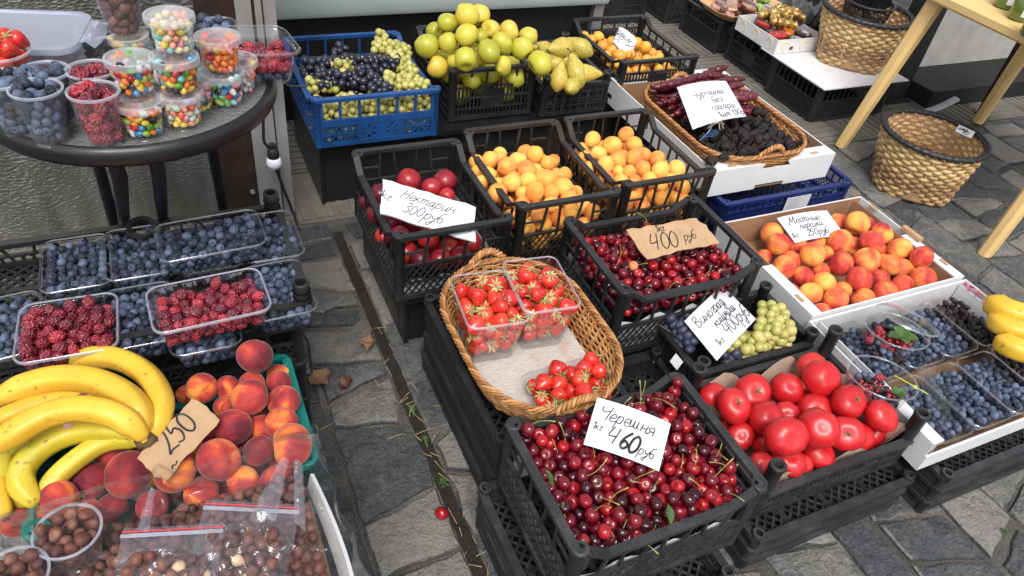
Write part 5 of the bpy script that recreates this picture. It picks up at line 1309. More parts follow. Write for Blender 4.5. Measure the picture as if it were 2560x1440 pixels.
def bowl(label, c, r0, r1, h, sx=1.25, rz=.5, name='clear_bowl', ribs=28, lid=None):
    r = thing(name, label, 'bowl', c, 'clear bowls of mixed berries', rz); mb = MB(); n = 56; rings = []
    for s, z in ((.70, .001), (.80, .006), (.92, h*.55), (1, h*.95), (1, h)):
        rings.append([(sx*r1*s*(1+(.010*math.cos(ribs*a) if .006 <= z < h*.9 else 0))*math.cos(a), r1*s*(1+(.010*math.cos(ribs*a) if .006 <= z < h*.9 else 0))*math.sin(a), z) for a in (2*PI*k/n for k in range(n))])
    mb.loft(rings, True, True); mb.build('bowl_body', CLEAR, r, True, 60)
    mb = MB(); mb.tube([(sx*r1*1.03*math.cos(2*PI*k/n), r1*1.03*math.sin(2*PI*k/n), h) for k in range(n)], .0026, 6, True); mb.build('bowl_rim', CLEARH, r, True, 180)
    if lid:
        lo, rot = lid; mb = MB(); prof = []
        for s, z in ((1.08, 0), (1.05, .004), (1.0, .004), (.97, .010), (.5, .016), (.02, .018)): prof.append([(sx*r1*s*math.cos(2*PI*k/n), r1*s*math.sin(2*PI*k/n), z) for k in range(n)])
        mb.loft(prof, True, False, True); o = mb.build('lid', CLEAR, r, True, 60); o.location = lo; o.rotation_euler = rot
        mb = MB(); mb.tube([(sx*r1*1.06*math.cos(2*PI*k/n), r1*1.06*math.sin(2*PI*k/n), .002) for k in range(n)], .0022, 6, True); q = mb.build('lid_rim', CLEARH, o, True, 180)
    return r
def mixed(c, R, seed, h, nm):
    P, rad = pack(58, .0088, -R, R, -R, R, lambda x, y: np.zeros_like(x), seed, 90, lambda P, r_: [P.__setitem__((slice(None), slice(0, 2)), P[:, :2]*np.minimum(1, (R-.004-r_)/np.maximum(1e-6, np.hypot(P[:, 0]/1.2, P[:, 1])))[:, None])], None, .05)
    P = P+np.array(c); top = np.argsort(-P[:, 2]); rs = np.random.RandomState(seed)
    for i in range(len(P)):
        q = rs.rand()
        if q < .40: HB.add(P[i:i+1], rad[i:i+1], 'blueberry in the '+nm, 'blueberries in the '+nm)
        elif q < .66: HR.add(P[i:i+1], rad[i:i+1]*1.1, 'red raspberry in the '+nm, 'raspberries in the '+nm)
        else: HM.add(P[i:i+1], rad[i:i+1], 'black mulberry in the '+nm, 'mulberries in the '+nm)
    z = P[:, 2].max(); st = thing('redcurrant_sprig', 'sprig of dark redcurrants lying on the '+nm, 'redcurrants', (c[0], c[1], z+.004)); m = MB(); m.tube([(-.03, .02, .006), (0, .004, .008), (.035, -.03, .004)], .0008, 5); m.build('stalk', FM['leaf'], st)
    for i in range(26):
        t = rs.rand(); o = bpy.data.objects.new('berry', K['currant'].var[0][0]); COL.objects.link(o); o.parent = st; o.location = (-.03+.065*t+rs.randn()*.007, .02-.05*t+rs.randn()*.007, .001+rs.rand()*.009); o.scale = (rs.uniform(.75, 1.05),)*3
    return z
def mint(c, label, seed, s=1.0):
    r = thing('mint_sprig', label, 'mint', c); rs = random.Random(seed)
    for k in range(5):
        a = k*1.3+rs.random()*.5; mb = MB(); n = 8; L, W = .032*s*rs.uniform(.7, 1.1), .011*s; vs = []
        for i in range(n):
            t = i/(n-1); w = W*math.sin(PI*min(.985, t*.95+.03))**.8; x = L*t
            for u in (-1, 0, 1): vs.append((x*math.cos(a)-w*u*math.sin(a), x*math.sin(a)+w*u*math.cos(a), .004+.012*math.sin(t*2.2)+.002*abs(u)+.001*math.sin(i*2.6)))
        mb.add(vs, [(i*3+j, i*3+j+1, i*3+j+4, i*3+j+3) for i in range(n-1) for j in (0, 1)]); mb.build('leaf', FM['leaf'], r, True, 180)
p = at(2205, 945, .325); c1 = (p.x, p.y, .252); bowl('ribbed clear bowl of redcurrants and mixed berries beside the tomatoes', c1, .05, .062, .075, 1.2, -.75); z = mixed((c1[0], c1[1], .258), .060, 31, .07, 'clear bowl beside the tomatoes'); mint((c1[0]+.028, c1[1]-.035, z+.008), 'small mint sprig on the mixed berries beside the tomatoes', 1, .7)
p = at(2240, 830, .290); c2 = (p.x, p.y, .230); bowl('clear bowl of mixed berries with its round lid tilted open', c2, .05, .062, .066, 1.2, -.75, lid=((.02, .03, .082), (-.28, .12, 0))); z = mixed((c2[0], c2[1], .236), .060, 32, .06, 'clear bowl with the open lid'); mint((c2[0]+.012, c2[1]-.01, z+.012), 'large mint sprig with broad leaves in the open-lidded bowl', 2, 1.3)
mb = MB(); a, b_ = at(2235, 938, .275), at(2320, 985, .255); mb.tube([a, b_], .0012, 6); mb.lathe([(.0005, -.006), (.006, 0), (.0005, .006)], 8, tuple(a.lerp(b_, .62))); tag(mb.build('cocktail_pick', plain('lime_plastic', (.45, .62, .05), .4), None, True), 'lime green cocktail pick lying across the berry bowl rim', 'pick')
# folded-back clear lid between the front punnets
mb = MB(); q = [at(*t) for t in ((2285, 915, .262), (2335, 925, .262), (2420, 1065, .235), (2400, 1095, .20), (2330, 1030, .222))]; mb.add([tuple(v) for v in q]+[tuple(v+Vector((0, 0, .0015))) for v in q], [(4, 3, 2, 1, 0), (5, 6, 7, 8, 9)]+[(i, (i+1) % 5, 5+(i+1) % 5, 5+i) for i in range(5)])
tag(mb.build('folded_plastic', CELLO), 'folded clear plastic lid wedged at the front left of the berry box', 'plastic lid')

# ---- bananas
def banana(pts, rpx, mat, parent, up=True):
    P = [at(*t) for t in pts]; c = sum(P, Vector())/len(P); q = spline(P, 8); q = [Vector(p) for p in q]; n = len(q); R = rpx*depth(c)/F_PX; mb = MB(); rings = []
    base = Vector(parent.location)
    prev = None
    for i, p in enumerate(q):
        t = i/(n-1); d = (q[min(i+1, n-1)]-q[max(i-1, 0)]).normalized(); u = Vector((0, 0, 1))-d*d.z; u.normalize(); w = d.cross(u)
        k = min(1, .30+4.2*t, ) if t < .2 else 1
        if t < .16: k = .34+.66*(t/.16)**.55
        if t > .80: k = .30+.70*max(0, (1-t)/.20)**.75
        if t > .95: k = .30
        ring = []
        for j in range(20):
            a = 2*PI*j/20; f = .42+.60*math.cos(PI/5)/math.cos(((a+.3) % (2*PI/5))-PI/5)/.90; ring.append(p-base+(u*math.cos(a)+w*math.sin(a))*R*k*f)
        rings.append(ring)
    mb.loft(rings, True, True, True); o = mb.build('banana', mat, parent, True, 180)
    mb = MB(); d = (q[0]-q[1]).normalized(); mb.tube([q[0]-base-d*.001, q[0]-base+d*.004], [R*.34, R*.22], 8); mb.build('banana_tip', FM['banana_tip'], o)
    return o
bn = thing('banana_bunch', 'bunch of yellow and greenish bananas on the peaches in the teal crate', 'bananas', tuple(at(365, 1100, .42)))
Y, G = FM['banana'], FM['banana_green']
for pts, r, m in [
    ([(178,908,.415),(235,893,.43),(300,898,.44),(365,935,.44),(402,1000,.435),(392,1062,.425),(374,1100,.42)], 29, Y),
    ([(-14,1003,.43),(60,966,.45),(150,944,.46),(235,950,.465),(310,985,.46),(350,1035,.45),(366,1088,.43)], 33, Y),
    ([(-30,1058,.42),(30,1034,.43),(100,1010,.43),(200,1000,.43),(300,1040,.42),(360,1095,.42)], 25, Y),
    ([(-30,1128,.44),(40,1078,.465),(120,1035,.475),(205,1020,.48),(285,1035,.475),(335,1068,.455),(362,1102,.43)], 33, Y),
    ([(95,1262,.37),(58,1215,.385),(58,1165,.40),(110,1112,.41),(190,1078,.415),(290,1075,.42),(355,1100,.42)], 31, G),
    ([(114,1258,.36),(130,1205,.375),(190,1148,.39),(260,1105,.40),(330,1095,.41),(362,1104,.42)], 26, G),
    ([(70,1262,.35),(20,1222,.365),(8,1170,.38),(30,1125,.39),(120,1090,.40)], 24, G),
    ([(12,1295,.36),(0,1250,.37),(-6,1200,.375),(-20,1150,.37)], 24, Y)]: banana(pts, r, m, bn)
mb = MB(); mb.lathe([(.004, -.016), (.016, -.008), (.018, .004), (.012, .013), (.002, .015)], 10); mb.build('bunch_crown', FM['banana_tip'], bn, True, 50)
for px, py, z, rz, lb in ((205, 989, .492, .2, 'k'), (170, 1065, .4985, -.1, 'l')):   # small oval fruit stickers
    mb = MB(); p = at(px, py, z)-Vector(bn.location)
    mb.lathe([(.0075, 0), (.0070, .0008)], 16, (0, 0, 0), True, True); mb.v = [(x, y*.55, z_) for x, y, z_ in mb.v]; o = mb.build('sticker', plain('sticker_red', (.16, .02, .02), .35, .9, 150), bn); o.location = p; o.rotation_euler = (.75, .1, rz)
b2 = thing('banana_bunch', 'three yellow bananas at the right end of the berry box', 'bananas', tuple(at(2575, 840, .30)))
for pts, r, m in [([(2478,752,.315),(2500,770,.325),(2540,785,.33),(2600,792,.33),(2660,790,.31)], 30, Y), ([(2480,792,.30),(2510,815,.31),(2560,830,.315),(2620,830,.31),(2680,815,.30)], 27, Y), ([(2497,848,.29),(2530,868,.30),(2580,880,.30),(2640,870,.30)], 28, Y)]: banana(pts, r, m, b2)

# ---- teal crate with peaches
crate('teal green crate of dark red peaches and bananas', (-.330, .120, .800, 1.078, .185, .345), TEALP, dict(all='solid'), None, dict(back=.075, front=.075), None, .0185, False, 'solid')
for k, (z0, z1) in enumerate(((0, .09), (.092, .182))): crate(('lower', 'upper')[k]+' black crate under the teal crate of peaches', (-.31, .095, .83, 1.06, z0, z1), BLACK, dict(all='lattice'), 'crates under the teal crate')
TEA = [(635,907,44,2.2),(506,971,38,1.2),(567,969,31,.8),(465,985,26,.3),(629,950,36,1.5),(696,940,30,.5),(700,963,33,.9),(625,994,45,1.9),(708,996,41,1.1),(562,1017,29,.6),(704,1057,41,1.3),(587,1069,47,1.4),(646,1068,36,.6),(550,1157,54,1.3),(650,1127,40,.8),(729,1115,54,1.5),(275,1136,46,.9),(225,1200,46,.7),(325,1202,58,1.1),(435,1184,53,1.1),(333,1098,30,.3),(337,1146,26,.2),(167,1254,45,.6),(417,1060,27,.2),(490,1140,38,.3),(400,1120,36,.2),(600,1215,42,.4),(690,1200,44,.4),(510,1230,42,.4),(380,1260,40,.4),(270,1265,40,.3),(480,1060,34,.3),(520,1085,36,.3),(210,1268,42,.2),(110,1285,42,.1),(60,1300,40,.1),(565,1255,40,.2)]
hero('peach_dark', TEA, .322, .034, 'dark peaches in the teal crate', None, .5, 'dark red peach', 'the teal crate', 6)
fill('peach_dark', 26, .034, (-.20, .10, .82, 1.06), .192, .30, 'dark red peach low in the teal crate between the others', 'peaches below the top layer', [], 12)
quad('brown cardboard card on the dark peaches, handwritten 250', (345, 1147), (483, 991), (412, 1208), (.415, .435, .40), [('250', .22, .64, .40, 1.6), ('~', .10, .92, .22, 1.2)], mat=CARDB, th=.003, jag=.002)
# ------------------------------------------------------------------ round glass table with cups
TC = (-.056, 1.412); TZ = .780; TR_ = .246
t = thing('glass_table', 'round table with rippled glass top, thick black rim and black tube legs', 'table', (TC[0], TC[1], 0))
b = NB('rippled_glass'); b.n.remove(b.p); v = b.obj(); n = b.noise(v, 95, 3, .6)
bp = b.new('ShaderNodeBump', i_Strength=.8, i_Distance=.006); b.set(bp.inputs['Height'], n)
tr = b.new('ShaderNodeBsdfTransparent', i_Color=(.56, .59, .58)); gl = b.new('ShaderNodeBsdfGlossy', i_Roughness=.10); b.l.new(bp.outputs[0], gl.inputs['Normal'])
df = b.new('ShaderNodeBsdfDiffuse', i_Color=(.36, .37, .36)); b.l.new(bp.outputs[0], df.inputs['Normal'])
m1 = b.new('ShaderNodeMixShader', i_0=.45); b.l.new(tr.outputs[0], m1.inputs[1]); b.l.new(df.outputs[0], m1.inputs[2])
lw = b.new('ShaderNodeLayerWeight', i_Blend=.3); b.l.new(bp.outputs[0], lw.inputs['Normal'])
m2 = b.new('ShaderNodeMixShader'); b.set(m2.inputs[0], b.math('MULTIPLY_ADD', lw.outputs['Fresnel'], .7, .10)); b.l.new(m1.outputs[0], m2.inputs[1]); b.l.new(gl.outputs[0], m2.inputs[2]); b.l.new(m2.outputs[0], b.out.inputs[0])
mb = MB(); mb.lathe([(.0005, TZ-.006), (TR_-.012, TZ-.006), (TR_-.012, TZ-.0005), (.0005, TZ)], 72); mb.build('glass_top', b.m, t, True, 40)
mb = MB(); mb.lathe([(TR_-.013, TZ-.008), (TR_-.0118, TZ+.001), (TR_-.008, TZ+.005), (TR_, TZ+.003), (TR_+.004, TZ-.005), (TR_+.005, TZ-.020), (TR_+.001, TZ-.028), (TR_-.006, TZ-.029), (TR_-.0135, TZ-.022), (TR_-.013, TZ-.008)], 90); mb.build('table_rim', METALBLK, t, True, 60)
for a in (at(300, 470, .62), at(400, 455, .62), None, None):
    i = [x for x in t.children if x.name.startswith('leg')]
    k = len(i); x0 = (-.045, .015, -.11, .12)[k]; y0 = (-.222, -.215, .19, .19)[k]; x1 = (-.135, -.035, -.12, .13)[k]; y1 = (.505, .48, .21, .21)[k]
    mb = MB(); mb.tube([(x0, y0, TZ-.030), (x0, y0+.01, TZ-.07), (x0*.58+x1*.42, y0*.575+y1*.425, .43), (x1, y1, .0)], .0125, 12); l = mb.build('leg', METALBLK, t, True, 60)
    mb = MB(); mb.lathe([(.0005, .004), (.005, .003), (.006, 0)], 10, (x0-.012, y0-.010, TZ-.030)); mb.build('screw_head', GREYMETAL, l, True)

def cup(label, p, r0, r1, h, lidded=False, group=None, name='clear_cup', body=CLEARH):
    r = thing(name, label, 'cup', p, group); mb = MB()
    prof = [(.0005, .003), (r0*.9, .003), (r0, .0005)]
    if not lidded: prof += [(r0+(r1-r0)*q+(.0004 if i % 2 else -.0002), h*q) for i, q in enumerate(np.linspace(.08, .55, 12))]+[(r1*.985, h*.85), (r1, h-.002)]
    else: prof += [(r0+(r1-r0)*.5, h*.5), (r1, h-.006)]
    mb.lathe(prof, 40); mb.build('cup_body', body, r, True, 50)
    mb = MB()
    if lidded: mb.lathe([(r1+.0005, h-.010), (r1+.0032, h-.009), (r1+.0038, h-.003), (r1+.003, h+.001), (r1-.001, h+.0015), (r1-.003, h-.002), (.0005, h-.0025)], 44); mb.build('lid', LIDM, r, True, 40)
    else: mb.lathe([(r1-.001, h-.004), (r1+.0025, h-.003), (r1+.0028, h), (r1, h+.0012), (r1-.0015, h-.001)], 44); mb.build('cup_rim', RIMM, r, True, 60)
    return r
def cyl_pack(n, rr, r0, r1, h, seed, its=100):
    def inside(P, rad):
        lim = r0+(r1-r0)*np.clip(P[:, 2]/h, 0, 1)-rad-.0004; d = np.hypot(P[:, 0], P[:, 1])+1e-9; f = np.minimum(1, lim/d); P[:, 0] *= f; P[:, 1] *= f
    return pack(n, rr, -r1, r1, -r1, r1, lambda x, y: np.zeros_like(x)+.004, seed, its, inside, None, h*1.5)
GX = {}
# open cups of berries
BC = [cyl_pack(62, .0088, .024, .034, .088, s) for s in (41, 42)]; RC = cyl_pack(27, .0112, .024, .034, .088, 43)
SC_ = cyl_pack(30, .0135, .030, .040, .11, 44)
for i, (px, py, lb, T, hp, blab, bg_) in enumerate([
    (88, 220, 'clear cup heaped with blueberries, nearest to the table edge', BC[0], HB, BLB[:19]+' heaped in a clear cup on the glass table', 'blueberries in the cups'),
    (110, 176, 'clear cup heaped with blueberries behind the nearest blueberry cup', BC[1], HB, BLB[:19]+' heaped in a clear cup on the glass table', 'blueberries in the cups'),
    (8, 195, 'clear cup of blueberries cut by the left edge of the view', BC[0], HB, BLB[:19]+' heaped in a clear cup on the glass table', 'blueberries in the cups'),
    (232, 226, 'clear cup of dark raspberries with a red pick, the front one of two', RC, HR, 'dark raspberry in a clear cup with a red pick', 'raspberries in the cups'),
    (226, 172, 'clear cup of dark raspberries with a red pick, the rear one of two', RC, HR, 'dark raspberry in a clear cup with a red pick', 'raspberries in the cups')]):
    p = at(px, py, TZ+.090); c = (p.x, p.y, TZ); cup(lb, c, .0245, .0355, .090, False, 'open cups of berries on the table'); hp.add(place(T[0], c, i*1.3), T[1], blab, bg_)
    if hp is HR:
        mb = MB(); q = Vector((c[0]+.0, c[1]-.018, TZ+.012)); mb.tube([q, q+Vector((.001, -.012, .066))], .0011, 6); mb.lathe([(.0005, -.004), (.0038, -.002), (.0042, .002), (.0005, .004)], 10, tuple(q+Vector((.001, -.012, .070)))); m2 = MB(); m2.tube([q+Vector((.001, -.012, .074)), q+Vector((.0005, -.012, .094))], .0010, 6)
        o = mb.build('cocktail_pick', plain('red_pick', (.75, .03, .02), .35), None, True); tag(o, 'red cocktail pick stuck in the '+('front' if i == 3 else 'rear')+' raspberry cup', 'pick'); m2.build('pick_tip', RUBBER, o, True)
p = at(-8, 100, TZ+.115); c = (p.x, p.y, TZ); cup('tall clear cup of strawberries at the left edge', c, .028, .040, .098, False, 'open cups of berries on the table'); HS.add(place(SC_[0], c), SC_[1], 'red strawberry heaped in the tall cup on the glass table', 'strawberries in the cup', **SU)
p = at(312, -28, TZ+.155); 
HC = cyl_pack(60, .0098, .026, .040, .10, 45); q0 = at(316, 88, TZ+.060); cup('tall clear cup of hazelnuts standing on a lidded jelly bean cup', (q0.x, q0.y, TZ+.063), .027, .042, .105, False, None); HN.add(place(HC[0], (q0.x, q0.y, TZ+.064)), HC[1], 'shelled brown hazelnut in the tall cup', 'hazelnuts in the tall cup')
p = at(262, 105, TZ+.06); cup('small dark cup of mulberries behind the lunch box', (p.x-.01, p.y+.03, TZ), .026, .034, .07, False, None); HM.add(place(cyl_pack(40, .0085, .026, .034, .07, 46)[0], (p.x-.01, p.y+.03, TZ)), np.full(40, .0085), 'black mulberry in the small cup', 'mulberries in the small cup')
# lidded jelly bean cups, stacked
JH, JG = .060, 'lidded cups of jelly beans'
mixes = dict(bright=['green', 'yellow', 'blue', 'orange', 'red', 'white', 'lime', 'black', 'pink'], dark=['black', 'blue', 'orange', 'brown', 'pink', 'red', 'yellow', 'teal', 'green'], pastel=['white', 'cream', 'salmon', 'mint', 'pink', 'yellow', 'teal', 'cream'], warm=['orange', 'coral', 'red', 'yellow', 'salmon', 'orange', 'coral'], mixed=['green', 'blue', 'red', 'black', 'white', 'lime', 'teal', 'pink'], fruit=['orange', 'yellow', 'red', 'green', 'salmon', 'teal'], soft=['salmon', 'mint', 'pink', 'cream', 'lilac', 'yellow', 'coral'], white=['white', 'white', 'cream'])
JP = [cyl_pack(84, .0062, .027, .0335, .052, s, 90) for s in (51, 52)]
for i, (px, py, lv, mx, lb) in enumerate([
    (345, 252, 1, 'bright', 'lidded cup of bright jelly beans at the bottom of the left stack'), (323, 145, 2, 'bright', 'lidded cup of jelly beans with pale ones on top, upper in the left stack'),
    (447, 230, 1, 'soft', 'lidded cup of soft pink and mint jelly beans, bottom of the triple stack'), (435, 142, 2, 'dark', 'lidded cup of dark mixed jelly beans, middle of the triple stack'), (422, 38, 3, 'pastel', 'lidded cup of pastel jelly beans, top of the triple stack'),
    (555, 180, 1, 'mixed', 'lidded cup of green and blue jelly beans under the orange cup'), (543, 92, 2, 'warm', 'lidded cup of orange and red jelly beans, top of the right stack'),
    (316, 88, 1, 'fruit', 'lidded cup of fruit-coloured jelly beans under the hazelnut cup'),
    (378, 175, 1, 'white', 'lidded cup of white jelly beans behind the left stack'), (478, 195, 1, 'dark', 'lidded cup of jelly beans half hidden behind the triple stack'), (590, 150, 1, 'soft', 'lidded cup of jelly beans half hidden behind the orange cup')]):
    p = at(px, py, TZ+JH*lv+.002*(lv-1)); c = (p.x, p.y, TZ+.001+(JH+.002)*(lv-1)); cup(lb, c, .0275, .0345, JH, True, JG, 'jelly_bean_cup', CLEAR)
    T = JP[i % 2]; vr = [BEAN.index(RNG.choice(mixes[mx])) for _ in range(len(T[0]))]
    HJ.add(place(T[0], (c[0], c[1], c[2]+.0015), i*.9), T[1], f'jelly bean in one of the lidded cups, {mx} colours', 'jelly beans, '+mx+' colours', var=vr)
# lunch box with lavender lid, full of nuts
c = at(95, 75, TZ+.07); bx = thing('lunch_box', 'large clear storage box with lavender clip lid on the glass table', 'storage box', (c.x-.045, c.y, TZ), None, -.22)
mb = MB(); W, D, H = .235, .160, .072; mb.loft([[(x, y, z) for x, y in rrect(W*s, D*s, .03, 6)] for s, z in ((.86, .0), (.90, .004), (.98, H-.004), (1, H))], True, True); mb.build('box_body', clear('milky_box', haze=.30, gloss=.06, edge=.5, hazecol=(.75, .76, .82)), bx, True, 50)
mb = MB(); q = rrect(W+.012, D+.012, .035, 6); mb.loft([[(x*s, y*s, H+z) for x, y in q] for s, z in ((1.0, -.006), (1.0, .001), (.99, .004), (.90, .0045), (.87, .0015), (.5, .002))], True, False, True); ld = mb.build('clip_lid', LAV, bx, True, 35)
for sx, L in ((1, D*.62), (-1, D*.62)):
    mb = MB(); prof = [(0, 0), (.010, .001), (.020, -.003), (.030, -.010)]; rings = []
    for u in np.linspace(-1, 1, 9): rings.append([(sx*(W/2+.006+dx*(1-.25*u*u*(dx > .015))), L*u*(.5), H+.003+dz) for dx, dz in prof])
    mb.loft(rings, False); cl = mb.build('clip_flap', LAV, ld, True, 60)
    for u in (-.5, .5): m = MB(); m.box((sx*(W/2+.018)-.003, L*.5*u-.010, H+.002), (sx*(W/2+.018)+.003, L*.5*u+.010, H+.0055)); m.build('clip_slot', LIDM, cl)
mb = MB(); mb.loft([[(x, y, H+.0045+z) for x, y in rrect(.055, .030, .014, 5)] for z in (.0, .0012)], True, True, True); st = mb.build('lid_sticker', PAPER, ld); st.location = (-.055, -.035, 0)
P, R = pack(150, .0105, -.092, .092, -.058, .058, lambda x, y: np.zeros_like(x)+.004, 61, 80, None, None, .06); HN.add(place(P, (c.x-.045, c.y, TZ), -.22), R, 'brown hazelnut inside the lavender-lidded storage box', 'hazelnuts in the storage box')
# punnets on the far edge of the table
p = at(612, 92, TZ+.075); punnet('tilted clear punnet of raspberries and blueberries on the far table edge', (p.x+.015, p.y-.01, TZ+.006), .125, .115, .068, .15, (.05, .10), None, CLEAR, 0)
P, R = local_pack(60, .0095, .115, .105, .05, .86, 62); P = place(P, (p.x+.015, p.y-.01, TZ+.008), .15, 0, (.05, .10)); k = P[:, 2] > np.median(P[:, 2])
HR.add(P[k], R[k]*1.12, 'raspberry in the tilted punnet on the table edge', 'raspberries in the tilted punnet'); HB.add(P[~k], R[~k], 'blueberry in the tilted punnet on the table edge', 'blueberries in the tilted punnet')
p = at(480, 75, TZ+.045); punnet('flat clear punnet of blueberries behind the triple jelly bean stack', (p.x, p.y, TZ+.002), .16, .11, .045, -.1, (0, 0), None, CLEAR); P, R = local_pack(110, .0092, .15, .10, .035, .86, 63, 0, 80); HB.add(place(P, (p.x, p.y, TZ+.004), -.1), R, 'blueberry in the flat punnet behind the jelly beans', 'blueberries in the flat punnet')

# ------------------------------------------------------------------ nuts under cellophane
crate('black crate under the hazelnut box', (-.36, .085, .40, .775, .06, .272), BLACK, dict(all='lattice'))
nb = thing('nut_box', 'shallow white carton of loose hazelnuts under cellophane', 'cardboard box', (-.1375, .585, .275)); W, D, H = .465, .380, .075
mb = MB(); mb.box((-W/2, -D/2, 0), (W/2, D/2, .004)); mb.build('box_floor', CARDIN, nb)
for nm, a, b_ in (('box_wall', (-W/2, D/2-.004, .0045), (W/2-.0045, D/2, H)), ('box_wall', (-W/2, -D/2, .0045), (-W/2+.004, D/2-.0045, H)), ('box_wall', (-W/2+.0045, -D/2, .0045), (W/2-.0045, -D/2+.004, H))): mb = MB(); mb.box(a, b_); mb.build(nm, BLACK, nb)
mb = MB(); rows = []   # curved white card wall at the right
for i in range(15): t_ = i/14; rows.append([(W/2-.004+.012*math.sin(t_*3), D/2-.004-t_*(D-.006), .048), (W/2+.004+.016*math.sin(t_*3.1), D/2-.002-t_*(D-.006), H+.006-.012*t_+.012*math.sin(t_*2.6)), (W/2+.010+.016*math.sin(t_*3.1), D/2-.002-t_*(D-.006), H+.003-.012*t_+.012*math.sin(t_*2.6))])
mb.loft(rows, False); mb.build('box_wall', CARDW, nb, True, 60)
P, R = pack(600, .0088, -.36, .085, .42, .772, lambda x, y: .345+.030*np.exp(-((x+.02)/.16)**2-((y-.6)/.16)**2), 71, 90, None, None, .08)
HN.add(P, R, 'loose brown hazelnut in the carton under cellophane', 'loose hazelnuts in the carton')
NC = cyl_pack(60, .0088, .028, .040, .055, 72)
for px, py, lb in ((168, 1326, 'clear cup of hazelnuts under the cellophane, the whole rim in view'), (30, 1440, 'clear cup of hazelnuts in the bottom left corner')):
    p = at(px, py, .442); c = (p.x, p.y, .375); cup(lb, c, .030, .0425, .067, False, 'hazelnut cups under cellophane'); HN.add(place(NC[0], (c[0], c[1], c[2]+.004), px), NC[1], 'hazelnut in an open cup under the cellophane', 'hazelnuts in the cups under cellophane')

def zip_bag(label, TL, TR, z, L, seed, drop=.10):
    a, b_ = at(*TL, z), at(*TR, z); ux = (b_-a); w = ux.length; ux.normalize(); dn = Vector((ux.y, -ux.x, 0)).normalized()
    if dn.y > 0: dn = -dn
    r0 = np.random.RandomState(seed+7); cz = [(r0.rand(), r0.uniform(.2, 1), r0.uniform(0, PI), r0.uniform(.002, .006), r0.uniform(.012, .04)) for _ in range(22)]
    def FO(u, v_): return sum(h*math.exp(-abs((u-a0)*math.sin(q)-(v_-b0)*math.cos(q))/s_)*max(0, 1-abs((u-a0)*math.cos(q)+(v_-b0)*math.sin(q))/.4) for a0, b0, q, h, s_ in cz)
    r = thing('zip_bag', label, 'zip bag', tuple(a)); rs = np.random.RandomState(seed); nx, ny = 44, 52; M_ = lambda s: [ux*(w*i/nx)+dn*(L*j/ny)+Vector((0, 0, -drop*.28*(j/ny)+s*(.0008+(.022+.004*math.sin(i*.65+seed)*math.sin(j*.55))*min(1, max(0, (j/ny-.20)/.25))*math.sin(PI*i/nx)**.55)+ (0 if j < 10 else FO(i/nx, j/ny)))) for j in range(ny+1) for i in range(nx+1)]
    fs = [(j*(nx+1)+i, j*(nx+1)+i+1, (j+1)*(nx+1)+i+1, (j+1)*(nx+1)+i) for j in range(ny) for i in range(nx)]
    for nm, s in (('front_film', 1), ('back_film', -.55)): mb = MB(); mb.add(M_(s), fs); mb.build(nm, ZIPM, r, True, 180)
    mb = MB(); o1 = dn*(L*.045)+Vector((0, 0, .0022)); mb.bar(tuple(o1), tuple(ux*w+o1), .0016, .001, (0, 0, 1)); mb.build('red_line', plain('red_zip', (.72, .04, .07), .4), r)
    for q in (.075, .095): mb = MB(); o1 = dn*(L*q)+Vector((0, 0, .0022)); mb.bar(tuple(o1), tuple(ux*w+o1), .0022, .0018, (0, 0, 1)); mb.build('zip_seal', RIMM, r)
    pts, rad = pack(74, .0086, .012, w-.012, L*.26, L*.97, lambda x, y: np.zeros_like(x), seed, 80, None, None, .02)
    P = np.array([tuple(a+ux*p[0]+dn*p[1]+Vector((0, 0, p[2]-.012-drop*.28*p[1]/L))) for p in pts]); k = rs.rand(len(P)) < .09
    HN.add(P[~k], rad[~k], 'hazelnut inside a clear zip bag with a red line', 'hazelnuts in the zip bags')
    for p in P[k]: K['hazel_pale'].spawn(tuple(p), None, 1, 'pale blanched hazelnut inside a zip bag with a red line', 'pale nuts in the zip bags')
zip_bag('clear zip bag of hazelnuts with a red line, the front left one', (308, 1322), (562, 1308), .452, .155, 81)
zip_bag('clear zip bag of hazelnuts with a red line, the rear right one', (516, 1250), (752, 1262), .445, .165, 82)
# the cellophane wrap: a creased sheet gathered to a peak at the teal crate corner
mb = MB(); nx, ny = 110, 80; rs = np.random.RandomState(9); cr = [(rs.uniform(-.45, .12), rs.uniform(.35, .8), rs.uniform(0, PI), rs.uniform(.004, .012), rs.uniform(.004, .012)) for _ in range(60)]
pk = at(722, 1148, .440); vs = []
for j in range(ny+1):
    for i in range(nx+1):
        u, v_ = i/nx, j/ny; x = -.47+.585*u; y = .812-.43*v_; z = .432+.022*math.sin(u*7+v_*3)*math.sin(v_*4)+.012*math.sin(u*17-v_*6)*.5+.018*(v_ > .1)
        z += max(0, .034*(1-math.hypot(x-pk.x+.0, y-pk.y)/.09))
        for cx, cy, a, h, w in cr:
            d = (x-cx)*math.sin(a)-(y-cy)*math.cos(a); l = (x-cx)*math.cos(a)+(y-cy)*math.sin(a)
            if abs(l) < .16: z += h*math.exp(-abs(d)/w)*(1-abs(l)/.16)
        z += .030*math.exp(-((x+.12)/.012)**2)*math.exp(-(v_/.25)**2)
        if v_ < .03: z -= .020
        vs.append((x, y, z))
mb.add(vs, [(j*(nx+1)+i, j*(nx+1)+i+1, (j+1)*(nx+1)+i+1, (j+1)*(nx+1)+i) for j in range(ny) for i in range(nx)])
m2 = []   # the right side hangs down from the peak to the ground side of the box
for j in range(24):
    for i in range(9):
        u, v_ = i/8, j/23; x0, y0, z0 = .115, .812-.43*v_, .452; x = x0+.055*u*(.3+v_)+.006*math.sin(j*1.1+i); z = z0-.20*u+.006*math.sin(j*.9+i*1.7); m2.append((x, y0+.01*u*math.sin(j), z))
mb.add(m2, [(j*9+i, j*9+i+1, (j+1)*9+i+1, (j+1)*9+i) for j in range(23) for i in range(8)])
